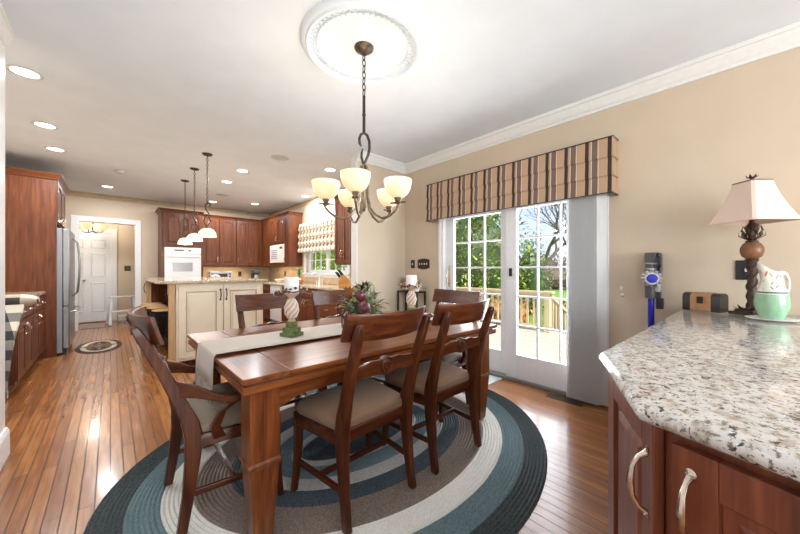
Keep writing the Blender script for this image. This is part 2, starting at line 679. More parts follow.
# short partition between breakfast area and kitchen, with painted end
SY0, SY1, SX = 3.41, 3.53, 2.37
sbox('wall_partition', M_WALL, SX, XR, SY0, SY1, 0, H)
sbox('trim_1', M_TRIM, SX - 0.012, SX, SY0 - 0.004, SY1 + 0.004, 0, H)

# back wall of the kitchen with the hall opening
HX0, HX1, HZ = -0.48, 0.40, 2.18
m = MB()
m.box(-1.35, HX0, YB, YB + 0.12, 0, H)
m.box(HX0, HX1, YB, YB + 0.12, HZ, H)
m.box(HX1, XR, YB, YB + 0.12, 0, H)
struct(m.build('wall_back', M_WALL, smooth=0))
m = MB()
for x0, x1 in ((HX0 - 0.09, HX0), (HX1, HX1 + 0.09)):
    m.box(x0, x1, YB - 0.02, YB, 0, HZ + 0.09)
m.box(HX0, HX1, YB - 0.02, YB, HZ, HZ + 0.09)
m.box(HX0 - 0.004, HX0 + 0.012, YB - 0.02, YB + 0.13, 0, HZ)
m.box(HX1 - 0.012, HX1 + 0.004, YB - 0.02, YB + 0.13, 0, HZ)
m.box(HX0, HX1, YB - 0.02, YB + 0.13, HZ - 0.012, HZ + 0.004)
struct(m.build('trim_2', M_TRIM, bev=0.004, smooth=0))

# hall beyond
sbox('wall_hall', M_WALL, -1.6, 2.0, 10.12, 10.24, 0, H)
sbox('wall_hall_left', M_WALL, -1.6, -1.5, 8.97, 10.12, 0, H)
sbox('wall_hall_right', M_WALL, 1.3, 1.4, 8.97, 10.12, 0, H)
sbox('wall_hall_corner', M_WALL, 0.14, 1.3, 9.98, 10.12, 0, H)

# kitchen left wall, the near left wall and the walls behind the camera
sbox('wall_left', M_WALL, -1.42, -1.30, 3.25, YB, 0, H)
sbox('wall_left_near', M_TRIM, -0.64, -0.505, -3.2, 3.25, 0, H)
sbox('wall_left_return', M_WALL, -1.42, -0.64, 3.13, 3.25, 0, H)
m = MB()
m.box(-0.64, 0.05, -3.32, -3.2, 0, H)
m.box(2.75, XR, -3.32, -3.2, 0, H)
m.box(0.05, 2.75, -3.32, -3.2, 0, 0.6)
m.box(0.05, 2.75, -3.32, -3.2, 2.3, H)
struct(m.build('wall_rear', M_WALL, smooth=0))  # wall out of view, its opening made up to admit fill light


# crown moulding and baseboard runs
def run(name, prof, path, mat):
    """prof: (out, z) outline swept along a straight wall; path: (start, end, outward normal)"""
    m = MB()
    for (a, b, n) in path:
        a, b, n = Vector(a), Vector(b), Vector(n)
        d = (b - a).normalized()
        loops = [[q + n * o + Vector((0, 0, z)) for o, z in prof] for q in (a, b)]
        if d.cross(n).z > 0:
            loops = loops[::-1]
        m.loft(loops)
    return struct(m.build(name, mat, smooth=0))


CR = [(0, H - 0.001), (0, H - 0.12), (0.012, H - 0.12), (0.014, H - 0.10), (0.03, H - 0.088), (0.062, H - 0.045), (0.07, H - 0.03), (0.085, H - 0.028), (0.09, H - 0.001)]
run('trim_3', CR, [((XR, -3.2, 0), (XR, SY0, 0), (-1, 0, 0)), ((SX - 0.012, SY0 - 0.004, 0), (XR, SY0 - 0.004, 0), (0, -1, 0))], M_TRIM)
run('trim_4', [(o_ * 0.45, H - (H - z_) * 0.8) for o_, z_ in CR], [((-0.505, -3.2, 0), (-0.505, 3.25, 0), (1, 0, 0))], M_TRIM)
BB = [(0, 0.001), (0.015, 0.001), (0.015, 0.11), (0.008, 0.13), (0, 0.135)]
run('baseboard_right', BB, [((XR, 0.36, 0), (XR, PD0 - 0.05, 0), (-1, 0, 0)), ((XR, PD1 + 0.075, 0), (XR, SY0, 0), (-1, 0, 0)), ((SX, SY0 - 0.004, 0), (XR, SY0 - 0.004, 0), (0, -1, 0))], M_TRIM)
run('baseboard_left', [(0, 0.001), (0.02, 0.001), (0.02, 0.15), (0.01, 0.175), (0, 0.18)], [((-0.505, -3.2, 0), (-0.505, 3.25, 0), (1, 0, 0))], M_TRIM)
run('baseboard_back', BB, [((HX1 + 0.095, YB, 0), (0.77, YB, 0), (0, -1, 0)), ((-1.3, YB, 0), (HX0 - 0.095, YB, 0), (0, -1, 0))], M_TRIM)
run('baseboard_hall', BB, [((0.14, 9.98, 0), (1.3, 9.98, 0), (0, -1, 0))], M_TRIM)
BD = [(0, H - 0.001), (0, H - 0.10), (0.008, H - 0.10), (0.008, H - 0.012), (0.012, H - 0.001)]
run('trim_5', BD, [((-1.3, YB, 0), (XR, YB, 0), (0, -1, 0)), ((XR, SY1, 0), (XR, YB, 0), (-1, 0, 0)), ((-1.3, 3.25, 0), (-1.3, YB, 0), (1, 0, 0))], M_BORDER)

# backsplash
m = MB()
m.box(1.545, XR, YB - 0.012, YB, 0.92, 1.286)
m.box(XR - 0.012, XR, KW1 + 0.1, YB - 0.012, 0.92, 1.286)
m.box(XR - 0.012, XR, SY1, KW1 + 0.1, 0.92, 1.07)
m.box(XR - 0.012, XR, SY1, KW0 - 0.1, 1.07, 1.286)
struct(m.build('wall_backsplash', M_TILE, smooth=0))

# kitchen window
wo = thing('window_1', 'white double kitchen window above the sink', 'window', (XR, KW0, KZ0), world=True)
struct(wo)
m = MB()
ym = (KW0 + KW1) / 2
for a, b in ((KW0 - 0.085, KW0), (KW1, KW1 + 0.085)):
    m.box(XR - 0.02, XR, a, b, KZ0 - 0.02, KZ1 + 0.085)
m.box(XR - 0.02, XR, KW0, KW1, KZ1, KZ1 + 0.085)
m.box(XR - 0.055, XR + 0.16, KW0 - 0.1, KW1 + 0.1, KZ0 - 0.035, KZ0)
m.box(XR - 0.015, XR, KW0 - 0.085, KW1 + 0.085, KZ0 - 0.09, KZ0 - 0.035)
struct(m.build('casing', M_TRIM, wo, 0.004, 0))
for (a, b) in ((KW0, ym), (ym, KW1)):
    m = MB()
    x0, x1 = XR + 0.05, XR + 0.09
    m.box(x0, x1, a, a + 0.055, KZ0, KZ1)
    m.box(x0, x1, b - 0.055, b, KZ0, KZ1)
    m.box(x0, x1, a + 0.055, b - 0.055, KZ0, KZ0 + 0.06)
    m.box(x0, x1, a + 0.055, b - 0.055, KZ1 - 0.05, KZ1)
    m.box(x0, x1, a + 0.055, b - 0.055, 1.60, 1.64)
    for k in (1, 2):
        y = a + 0.055 + (b - a - 0.11) * k / 3
        m.box(x0 + 0.01, x1 - 0.01, y - 0.009, y + 0.009, KZ0 + 0.06, KZ1 - 0.05)
    m.box(x0 + 0.01, x1 - 0.01, a + 0.055, b - 0.055, 1.40, 1.418)
    s = struct(m.build('sash', M_TRIM, wo, 0.003, 0))
    struct(MB().box(XR + 0.066, XR + 0.072, a + 0.05, b - 0.05, KZ0 + 0.05, KZ1 - 0.04).build('pane', M_GLASS, s, smooth=0))

# ------------------------------------------------------------------ patio door
do = struct(thing('door_1', 'white sliding patio door with grid panes', 'door', (XR, PD0, 0), world=True))
m = MB()
x0, x1 = XR - 0.005, XR + 0.15
m.box(x0, x1, PD0, PD0 + 0.04, 0.03, PDH)
m.box(x0, x1, PD1 - 0.04, PD1, 0.03, PDH)
m.box(x0, x1, PD0, PD1, PDH - 0.03, PDH)
for a, b in ((PD0 - 0.03, PD0), (PD1, PD1 + 0.035)):
    m.box(XR - 0.02, XR, a, b, 0, PDH + 0.07)
m.box(XR - 0.02, XR, PD0, PD1, PDH, PDH + 0.07)
struct(m.build('frame', M_TRIM, do, 0.004, 0))
struct(MB().box(XR - 0.03, XR + 0.2, PD0, PD1, 0.001, 0.03).build('threshold', M_STEELD, do, 0.004, 0))
pm = (PD0 + PD1) / 2
for (a, b, xa, hx) in ((PD0 + 0.04, pm + 0.015, XR + 0.002, 0), (pm - 0.015, PD1 - 0.04, XR + 0.052, 1)):
    m = MB()
    x0, x1 = xa, xa + 0.045
    g0, g1 = a + 0.122, b - 0.122
    gz0, gz1 = 0.285, 1.86
    m.box(x0, x1, a, g0, 0.03, PDH - 0.03)
    m.box(x0, x1, g1, b, 0.03, PDH - 0.03)
    m.box(x0, x1, g0, g1, 0.03, gz0)
    m.box(x0, x1, g0, g1, gz1, PDH - 0.03)
    for k in (1, 2):
        y = g0 + (g1 - g0) * k / 3
        m.box(x0 + 0.008, x1 - 0.008, y - 0.009, y + 0.009, gz0, gz1)
    for k in range(1, 5):
        z = gz0 + (gz1 - gz0) * k / 5
        m.box(x0 + 0.009, x1 - 0.009, g0, g1, z - 0.009, z + 0.009)
    s = struct(m.build('door_panel', M_DOORW, do, 0.003, 0))
    struct(MB().box(x0 + 0.02, x0 + 0.025, g0 - 0.005, g1 + 0.005, gz0 - 0.005, gz1 + 0.005).build('glass', M_GLASS, s, smooth=0))
    if hx == 0:
        struct(MB().box(x0 - 0.02, x0, b - 0.075, b - 0.045, 1.13, 1.22).build('latch', M_BLKMET, s, 0.003, 0))
    else:
        h = MB()
        h.tube([(x0, b - 0.05, 1.02), (x0 - 0.045, b - 0.05, 1.03), (x0 - 0.05, b - 0.05, 1.1), (x0 - 0.045, b - 0.05, 1.2), (x0, b - 0.05, 1.21)], 0.008)
        h.box(x0 - 0.006, x0, b - 0.068, b - 0.032, 0.98, 1.26)
        struct(h.build('handle', M_NICKEL, s, 0.002))

# hall door, six panels
dh = struct(thing('door_2', 'white six panel hall door', 'door', (-0.80, 10.12, 0), world=True))
DX0, DX1, DZ = -0.80, 0.035, 2.06
m = MB()
m.box(DX0, DX1, 10.09, 10.115, 0.02, DZ)
dw = DX1 - DX0
pw = (dw - 0.33) / 2
for (z0, z1) in ((0.24, 0.92), (1.05, 1.60), (1.70, 1.92)):
    for k in (0, 1):
        a = DX0 + 0.11 + k * (pw + 0.11)
        m.loft([[(a, 10.09, z0), (a + pw, 10.09, z0), (a + pw, 10.09, z1), (a, 10.09, z1)],
                [(a + 0.02, 10.078, z0 + 0.02), (a + pw - 0.02, 10.078, z0 + 0.02), (a + pw - 0.02, 10.078, z1 - 0.02), (a + 0.02, 10.078, z1 - 0.02)],
                [(a + 0.035, 10.088, z0 + 0.035), (a + pw - 0.035, 10.088, z0 + 0.035), (a + pw - 0.035, 10.088, z1 - 0.035), (a + 0.035, 10.088, z1 - 0.035)]])
struct(m.build('door_leaf', M_DOORW, dh, smooth=0))
m = MB()
for a, b in ((DX0 - 0.09, DX0), (DX1, DX1 + 0.08)):
    m.box(a, b, 10.085, 10.12, 0, DZ + 0.1)
m.box(DX0, DX1, 10.085, 10.12, DZ + 0.01, DZ + 0.1)
struct(m.build('casing', M_TRIM, dh, 0.005, 0))
struct(MB().ball((DX0 + 0.36, 10.06, 0.97), 0.03).build('knob', M_NICKEL, dh))

# ------------------------------------------------------------------ ceiling fittings
P5 = 'recessed downlights in the white ceiling'
DL = [(-0.49, 3.783, 'large lit round downlight at the upper left, nearest the white wall'),
      (-0.512, 5.022, 'lit round downlight second in the row along the left side of the ceiling'),
      (-0.516, 5.927, 'lit round downlight third in the left row, just before the refrigerator cabinet'),
      (-0.04, 7.941, 'lit round downlight above the hall doorway'),
      (1.507, 5.253, 'lit round downlight right of the nearest pendant, below the large ceiling speaker'),
      (1.492, 6.099, 'lit round downlight between the two ceiling speakers, nearer the front one'),
      (1.702, 8.09, 'small lit downlight above the double wall cabinets beside the oven'),
      (2.479, 7.699, 'small lit downlight above the kitchen corner cabinets'),
      (2.481, 4.295, 'lit round downlight seen just left of the chandelier bowls'),
      (2.99, 6.177, 'lit downlight farther along above the plaid kitchen window shade'),
      (2.95, 5.60, 'lit downlight partly hidden behind the chandelier, above the kitchen window')]

first = None
for x, y, lab in DL:
    if first is None:
        first = thing('recessed_downlight', lab, 'ceiling light', (x, y, H), group=P5)
        MB().lathe([(0.094, -0.001), (0.098, -0.006), (0.078, -0.008), (0.076, -0.001)], n=32).build('trim_ring', M_WHITE, first)
        MB().lathe([(0.0, -0.003), (0.074, -0.003), (0.074, -0.001), (0.0, -0.001)], n=32).build('lens', M_LEN, first)
    else:
        dup(first, (x, y, H), 0, lab, P5)
    light('downlight_lamp', 'AREA', (x, y, H - 0.02), P_RECESSED, (0.95, 0.975, 1.0), shape='DISK', size=0.14)

for x, y, lab in ((1.711, 4.299, 'large round flush ceiling speaker right of the pendants'),
                  (1.696, 7.246, 'small far round ceiling speaker between the downlights')):
    o = thing('ceiling_speaker', lab, 'speaker', (x, y, H), group='round ceiling speakers')
    MB().lathe([(0.0, -0.006), (0.09, -0.006), (0.10, -0.004), (0.10, -0.001), (0.0, -0.001)], n=32).build('grille', M_SPK, o)
    MB().lathe([(0.102, -0.001), (0.102, -0.007), (0.115, -0.006), (0.118, -0.001)], n=32).build('rim', M_WHITE, o)
o = thing('smoke_detector', 'small white smoke detector on the ceiling before the hall doorway', 'smoke detector', (0.115, 6.561, H))
MB().lathe([(0.0, -0.035), (0.04, -0.034), (0.055, -0.026), (0.062, -0.012), (0.062, -0.001), (0.0, -0.001)]).build('body', M_WHITE, o)
MB().lathe([(0.063, -0.012), (0.07, -0.010), (0.07, -0.001), (0.063, -0.001)]).build('base_ring', M_SPK, o)

# ceiling medallion
CX, CY = 1.29, 1.776
m = MB()
prof = [(0.04, -0.004), (0.255, -0.004), (0.262, -0.014), (0.272, -0.014), (0.276, -0.008), (0.305, -0.010), (0.312, -0.024), (0.326, -0.026), (0.334, -0.018), (0.345, -0.016), (0.356, -0.009), (0.36, -0.0005), (0.04, -0.0005)]
m.lathe([(r * (1.17 if r > 0.05 else 1), H + z * (1.7 if z < -0.001 else 1)) for r, z in prof], (CX, CY, 0), 72, cap=False)
for k in range(56):
    a = 2 * PI * k / 56
    c = (CX + 0.342 * math.cos(a), CY + 0.342 * math.sin(a), H - 0.019)
    m.tube([(c[0] + 0.013 * math.cos(t), c[1] + 0.013 * math.sin(t), c[2]) for t in [2 * PI * j / 8 for j in range(8)]], 0.0045, 5, closed=True)
    m.ball((CX + 0.314 * math.cos(a + 0.05), CY + 0.314 * math.sin(a + 0.05), H - 0.024), 0.008, 6)
tag(m.build('ceiling_medallion', M_CEIL), 'round white plaster ceiling medallion around the chandelier canopy', 'ceiling medallion')


# ------------------------------------------------------------------ hanging lamps
def chain(m, x, y, z0, z1, L=0.05, r=0.0032, w=0.011):
    n = max(2, int(round((z1 - z0) / (L * 0.72))))
    st = (z1 - z0) / n
    for i in range(n):
        zc = z0 + st * (i + 0.5)
        pts = []
        for k in range(12):
            a = 2 * PI * k / 12
            u = w * math.cos(a)
            v = (st * 0.62) * math.sin(a)
            pts.append((x + u, y, zc + v) if i % 2 else (x, y + u, zc + v))
        m.tube(pts, r, 5, closed=True)


ch = thing('chandelier', 'bronze five arm chandelier with amber glass bowls over the dining table', 'chandelier', (CX, CY, H), world=True)
m = MB()
m.lathe([(0.0, H - 0.055), (0.02, H - 0.052), (0.035, H - 0.035), (0.062, H - 0.02), (0.068, H - 0.006), (0.0, H - 0.006)], (CX, CY, 0), 28)
m.build('canopy', M_BRONZE, ch)
m = MB()
chain(m, CX, CY, 2.40, H - 0.05, 0.06, 0.004, 0.012)
m.build('chain', M_IRON, ch)
m = MB()
m.cyl((CX, CY, 2.14), (CX, CY, 2.40), 0.0105)
m.ball((CX, CY, 2.27), 0.014)
m.build('rod', M_IRON, ch)
FW = Vector((0.6756, 0.7373, 0))
RT = Vector((0.7373, -0.6756, 0))
C0 = Vector((CX, CY, 0))
# scroll between rod and arms: an S in the plane across the table's diagonal
m = MB()
pts = []
for t in [i / 24 for i in range(25)]:
    a = -0.4 + t * 4.9
    pts.append(t)
def sc(pp, r):
    m.tube([C0 + RT * (a * 0.72) + Vector((0, 0, z)) for a, z in pp], r, 8)
sc([(-0.028, 2.055), (-0.042, 2.075), (-0.045, 2.105), (-0.03, 2.135), (0.0, 2.145), (0.03, 2.13), (0.05, 2.09), (0.053, 2.04), (0.04, 1.99), (0.012, 1.945), (-0.02, 1.905), (-0.035, 1.87)], [0.006] + [0.0095] * 10 + [0.008])
sc([(-0.012, 2.035), (-0.022, 2.01), (-0.024, 1.98), (-0.012, 1.945), (0.012, 1.91), (0.03, 1.875), (0.036, 1.85)], [0.006, 0.008, 0.009, 0.009, 0.009, 0.008, 0.007])
m.build('scroll', M_IRON, ch)
m = MB()
m.lathe([(0.0, 1.60), (0.012, 1.61), (0.02, 1.63), (0.014, 1.65), (0.012, 1.72), (0.024, 1.75), (0.024, 1.77), (0.012, 1.79), (0.010, 1.86), (0.016, 1.88), (0.0, 1.895)], (CX, CY, 0), 16)
m.build('column', M_ARM, ch)
for k in range(5):
    ang = R(-5 - 72 * k)
    d = RT * math.sin(ang) - FW * math.cos(ang)
    m = MB()
    path = [(0.02, 1.92), (0.034, 1.86), (0.03, 1.78), (0.032, 1.70), (0.05, 1.625), (0.09, 1.575), (0.14, 1.548), (0.19, 1.558), (0.235, 1.59), (0.258, 1.62), (0.268, 1.644)]
    m.tube([C0 + d * r + Vector((0, 0, z)) for r, z in path], [0.007] + [0.0085] * 9 + [0.007], 8)
    arm = m.build('arm', M_ARM, ch)
    c = C0 + d * 0.255
    m = MB()
    m.cyl(c + d * 0.055 + Vector((0, 0, 1.644)), c - d * 0.055 + Vector((0, 0, 1.644)), 0.006)
    m.lathe([(0.0, 1.632), (0.02, 1.636), (0.026, 1.644), (0.016, 1.652), (0.022, 1.662), (0.027, 1.675), (0.0, 1.676)], c, 16)
    m.build('cup', M_ARM, arm)
    m = MB()
    o_ = [(0.026, 1.695), (0.045, 1.704), (0.068, 1.73), (0.083, 1.765), (0.091, 1.805), (0.092, 1.828)]
    i_ = [(0.089, 1.828), (0.087, 1.805), (0.079, 1.767), (0.064, 1.734), (0.042, 1.709), (0.0, 1.703)]
    m.lathe([(r_, 1.683 + (z_ - 1.703) * 0.88) for r_, z_ in o_ + i_], c, 28)
    m.build('glass_bowl', M_BOWL, arm)
    m = MB()
    m.ball((c.x, c.y, 1.737), 0.024, 12, (1, 1, 1.3))
    m.build('bulb', M_BULB, arm)
    light('chandelier_bulb', 'POINT', (c.x, c.y, 1.80), P_CHAND, (1, 0.95, 0.87), shadow_soft_size=0.04)

first = None
for i, (x, y, lab) in enumerate(((0.948, 4.82, 'bronze glass bowl pendant nearest in the row over the island'),
                  (0.942, 5.65, 'bronze glass bowl pendant in the middle of the row over the island'),
                  (0.947, 6.51, 'bronze glass bowl pendant farthest in the row, toward the oven'))):
    if first is None:
        p = first = thing('pendant_lamp', lab, 'pendant lamp', (x, y, H), group='pendants over the island')
        MB().lathe([(0.0, -0.03), (0.02, -0.028), (0.055, -0.016), (0.064, -0.001), (0.0, -0.001)]).build('canopy', M_IRON, p)
        m = MB()
        chain(m, 0, 0, -0.66, -0.03, 0.045, 0.0035, 0.011)
        m.build('chain', M_IRON, p)
        m = MB()
        m.tube([RT * a + Vector((0, 0, z)) for a, z in [(0.03, -0.70), (0.042, -0.685), (0.035, -0.66), (0.005, -0.65), (-0.025, -0.67), (-0.03, -0.71), (-0.01, -0.75), (0.02, -0.79), (0.03, -0.83), (0.01, -0.86), (-0.02, -0.84)]], 0.0075, 7)
        for s in (-1, 1):
            m.tube([RT * (a * s) + Vector((0, 0, z)) for a, z in [(0.0, -0.80), (0.03, -0.84), (0.045, -0.89), (0.03, -0.93), (0.0, -0.96)]], 0.0065, 7)
        m.lathe([(0.0, -1.0), (0.02, -0.995), (0.024, -0.98), (0.012, -0.97), (0.0, -0.95)])
        m.build('scroll', M_IRON, p)
        MB().lathe([(0.104, -1.10), (0.103, -1.085), (0.094, -1.045), (0.07, -1.01), (0.03, -0.992), (0.0, -0.988), (0.0, -0.984), (0.032, -0.988), (0.073, -1.006), (0.098, -1.043), (0.107, -1.085), (0.108, -1.10)][::-1], n=28).build('glass_bowl', M_BOWL, p)
        MB().ball((0, 0, -1.05), 0.028).build('bulb', M_BULB, p)
    else:
        dup(first, (x, y, H), 0, lab, 'pendants over the island')
    light('pendant_bulb', 'POINT', (x, y, H - 1.12), P_PENDANT, (1, 0.94, 0.85), shadow_soft_size=0.04)


# ------------------------------------------------------------------ cabinets
def pull(m, x, z, L=0.1, y=0.0, vert=True, r=0.005):
    pts = []
    for t in (0, 0.08, 0.25, 0.5, 0.75, 0.92, 1):
        s = (t - 0.5) * L
        d = -0.03 * math.sin(PI * min(max(t, 0), 1)) ** 0.6 if 0 < t < 1 else 0.0
        pts.append((x, y + d, z + s) if vert else (x + s, y + d, z))
    m.tube(pts, [r * 1.3, r, r, r * 1.15, r, r, r * 1.3], 7)
    for s in (-0.5, 0.5):
        m.ball((x, y - 0.003, z + s * L) if vert else (x + s * L, y - 0.003, z), r * 2.0, 8)


def panel_door(m, x0, x1, z0, z1, y=0.0, arch=False, st=0.055, th=0.02, mi_line=None):
    """frame-and-panel front in the xz plane, face toward -y at y-th"""
    yf = y - th
    m.box(x0, x0 + st, yf, y, z0, z1)
    m.box(x1 - st, x1, yf, y, z0, z1)
    m.box(x0 + st, x1 - st, yf, y, z0, z0 + st)
    a, b = x0 + st, x1 - st
    w = b - a
    if arch:
        ah = min(0.05, w * 0.25)
        lo = z1 - st - ah
        pts = [(a, z1), (a, lo)]
        for k in range(1, 12):
            t = k / 12
            pts.append((a + w * t, lo + ah * math.sin(PI * min(1, max(0, (t - 0.08) / 0.84))) ** 0.8))
        pts += [(b, lo), (b, z1)]
        m.prism(pts, yf, y, 'xz')
        zt = lo
    else:
        ah = 0
        m.box(a, b, yf, y, z1 - st, z1)
        zt = z1 - st
    m.box(a, b, yf + 0.011, y, z0 + st, zt + ah * 0.9)
    if mi_line is not None:
        old = m.mi
        m.mi = mi_line
        g = 0.006
        yy = yf - 0.0008
        for q in ((a, a + g, z0 + st, zt), (b - g, b, z0 + st, zt), (a, b, z0 + st, z0 + st + g), (a, b, zt - g, zt)):
            m.box(q[0], q[1], yy, yf + 0.011, q[2], q[3])
        m.mi = old
    i = 0.022 if w > 0.1 else 0.012
    j = i + (0.02 if w > 0.1 else 0.008)
    q0, q1 = z0 + st, zt
    def top(ins, xx):
        if not arch:
            return q1 - ins
        t = (xx - a) / w
        return q1 - ins + ah * math.sin(PI * min(1, max(0, (t - 0.08) / 0.84))) ** 0.8
    def loop(ins, yy):
        l = [(a + ins, yy, q0 + ins), (b - ins, yy, q0 + ins)]
        n = 10 if arch else 1
        for k in range(n + 1):
            xx = b - ins - (w - 2 * ins) * k / n
            l.append((xx, yy, top(ins, xx)))
        return l
    m.loft([loop(i, yf + 0.011), loop(j, yf + 0.003)])


def drawer_front(m, x0, x1, z0, z1, y=0.0, th=0.02):
    m.loft([[(x0, y, z0), (x1, y, z0), (x1, y, z1), (x0, y, z1)],
            [(x0, y - th * 0.6, z0), (x1, y - th * 0.6, z0), (x1, y - th * 0.6, z1), (x0, y - th * 0.6, z1)],
            [(x0 + 0.012, y - th, z0 + 0.012), (x1 - 0.012, y - th, z0 + 0.012), (x1 - 0.012, y - th, z1 - 0.012), (x0 + 0.012, y - th, z1 - 0.012)]])


def cabinet(name, label, loc, rz, w, d, z0, z1, fronts, group, mats=CHERRY, toe=0.0, crown=0.0, arch=False, pm=M_NICKEL, cat='cabinet', cl=0.02, crr=0.02, body=None):
    """fronts: ('door', x0, x1, z0, z1, handle x or None, handle z) / ('drawer', x0, x1, z0, z1)"""
    o = thing(name, label, cat, loc, rz, group)
    m = MB()
    if body:
        body(m)
    else:
        if toe:
            m.box(0.002, w - 0.002, 0.06, d, z0, z0 + toe)
        m.box(0.001, w - 0.001, 0, d, z0 + toe, z1)
    m.build('body', mats['z'], o, 0.002, 0)
    if crown:
        m = MB()
        zc = z1
        pr = [(0.0, zc - 0.02), (-0.012, zc - 0.015), (-0.02, zc + crown * 0.3), (-0.05, zc + crown * 0.8), (-0.055, zc + crown)]
        l1 = [[(-cl * k(i), p[0], p[1]) for i, p in enumerate(pr)] for k in ()]
        loops = []
        for y_, z_ in pr:
            e = -y_
            loops.append([(-(e if cl else 0), y_, z_), (w + (e if crr else 0), y_, z_), (w + (e if crr else 0), d, z_), (-(e if cl else 0), d, z_)])
        m.loft(loops)
        m.build('crown', mats['x'], o, 0, 0)
    for fr in fronts:
        m = MB()
        if fr[0] == 'door':
            panel_door(m, fr[1] + 0.003, fr[2] - 0.003, fr[3], fr[4], -0.001, arch, st=min(0.055, (fr[2] - fr[1]) * 0.22))
            dr = m.build('cabinet_door', mats['z'], o, 0.002, 0)
            if fr[5] is not None:
                h = MB()
                pull(h, fr[5], fr[6], 0.1, -0.021)
                h.build('handle', pm, dr)
        else:
            drawer_front(m, fr[1] + 0.003, fr[2] - 0.003, fr[3], fr[4], -0.001)
            dr = m.build('drawer_front', mats['x'], o, 0.002, 0)
            h = MB()
            pull(h, (fr[1] + fr[2]) / 2, (fr[3] + fr[4]) / 2, 0.09, -0.021, False)
            h.build('handle', pm, dr)
    return o


G1 = 'cherry wall cabinets'
# back wall: tall oven cabinet (built as a frame around the oven)
def oven_body(m):
    m.box(0, 0.05, 0, 0.6, 0.1, 2.44)
    m.box(0.71, 0.76, 0, 0.6, 0.1, 2.44)
    m.box(0.05, 0.71, 0, 0.6, 1.69, 2.44)
    m.box(0.05, 0.71, 0, 0.6, 0.1, 0.62)
    m.box(0.05, 0.71, 0.5, 0.6, 0.62, 1.69)
    m.box(0.03, 0.73, 0.06, 0.6, 0, 0.1)
cabinet('oven_cabinet', 'tall cherry cabinet holding the white wall oven', (0.78, 8.23, 0), 0, 0.76, 0.6, 0, 2.44,
        [('door', 0.03, 0.38, 1.72, 2.42, 0.34, 1.8), ('door', 0.38, 0.73, 1.72, 2.42, 0.42, 1.8), ('drawer', 0.03, 0.73, 0.36, 0.60), ('drawer', 0.03, 0.73, 0.12, 0.34)],
        None, crown=0.055, arch=True, body=oven_body, crr=0)
ov = thing('wall_oven', 'white built-in wall oven with small grey window', 'oven', (1.16, 8.23, 0.63), world=True)
MB().box(0.832, 1.488, 8.21, 8.72, 0.63, 1.685).build('body', M_WHITE, ov, 0.004, 0)
MB().box(0.832, 1.488, 8.19, 8.209, 1.55, 1.68).build('control_panel', M_WHITE, ov, 0.004, 0)
MB().box(1.0, 1.17, 8.186, 8.189, 1.61, 1.635).build('display', M_BLACK, ov, 0, 0)
MB().box(1.26, 1.30, 8.186, 8.189, 1.605, 1.635).build('timer_display', M_BLACK, ov, 0, 0)
MB().box(0.832, 1.488, 8.18, 8.209, 0.72, 1.515).build('oven_door', M_WHITE, ov, 0.006, 0)
MB().box(0.97, 1.33, 8.176, 8.179, 1.17, 1.36).build('window', M_OVENG, ov, 0.002, 0)
m = MB().box(0.86, 1.46, 8.135, 8.155, 1.475, 1.50)
m.box(0.87, 0.90, 8.15, 8.179, 1.475, 1.50)
m.box(1.42, 1.45, 8.15, 8.179, 1.475, 1.50)
m.build('handle', M_WHITE, ov, 0.006, 0)

UZ0, UZ1 = 1.29, 2.44
cabinet('upper_cabinet', 'double door cherry wall cabinet right of the oven, above the toaster oven', (1.545, 8.5, 0), 0, 0.745, 0.335, UZ0, UZ1,
        [('door', 0.01, 0.37, UZ0 + 0.02, UZ1 - 0.02, 0.335, 1.45), ('door', 0.375, 0.735, UZ0 + 0.02, UZ1 - 0.02, 0.41, 1.45)], G1, crown=0.055, arch=True, cl=0, crr=0)
cabinet('upper_cabinet', 'cherry wall cabinet in the kitchen back corner above the coffee maker', (2.293, 8.5, 0), 0, 0.92, 0.335, UZ0, UZ1,
        [('door', 0.01, 0.27, UZ0 + 0.02, UZ1 - 0.02, 0.04, 1.45), ('door', 0.275, 0.62, UZ0 + 0.02, UZ1 - 0.02, 0.31, 1.45)], G1, crown=0.055, arch=True, cl=0, crr=0)


def mw_body(m):
    m.box(0, 0.52, 0, 0.3, UZ0, UZ1)
    m.box(1.40, 1.64, 0, 0.3, UZ0, UZ1)
    m.box(0.52, 1.40, 0, 0.3, 1.80, UZ1)
    m.box(0.52, 1.40, 0, 0.3, UZ0, 1.37)
    m.box(0.52, 1.40, 0.2, 0.3, 1.37, 1.80)
cabinet('upper_cabinet', 'cherry wall cabinet around the built-in bisque microwave', (2.92, 8.44, 0), R(-90), 1.64, 0.295, UZ0, UZ1,
        [('door', 0.53, 0.96, 1.84, UZ1 - 0.02, 0.93, 1.93), ('door', 0.96, 1.39, 1.84, UZ1 - 0.02, 0.99, 1.93),
         ('door', 1.40, 1.635, UZ0 + 0.02, UZ1 - 0.02, 1.43, 1.45), ('door', 0.05, 0.52, UZ0 + 0.02, UZ1 - 0.02, None, 0)],
        G1, crown=0.055, arch=True, cl=0, body=mw_body)
mw = thing('microwave', 'bisque microwave set into the cherry cabinets', 'microwave', (2.90, 7.50, 1.375), world=True)
MB().box(2.90, 3.10, 7.045, 7.915, 1.375, 1.795).build('body', M_BISQ, mw, 0.005, 0)
MB().box(2.894, 2.899, 7.38, 7.86, 1.43, 1.72).build('window', M_WHITE, mw, 0.002, 0)
m = MB()
for k in range(5):
    m.box(2.891, 2.8935, 7.45, 7.80, 1.47 + k * 0.045, 1.49 + k * 0.045)
m.build('vent_lines', M_OVENG, mw, 0, 0)
MB().box(2.894, 2.899, 7.12, 7.32, 1.43, 1.76).build('keypad', M_BISQ, mw, 0.002, 0)
MB().box(2.889, 2.8935, 7.15, 7.29, 1.69, 1.74).build('display', M_BLACK, mw, 0, 0)
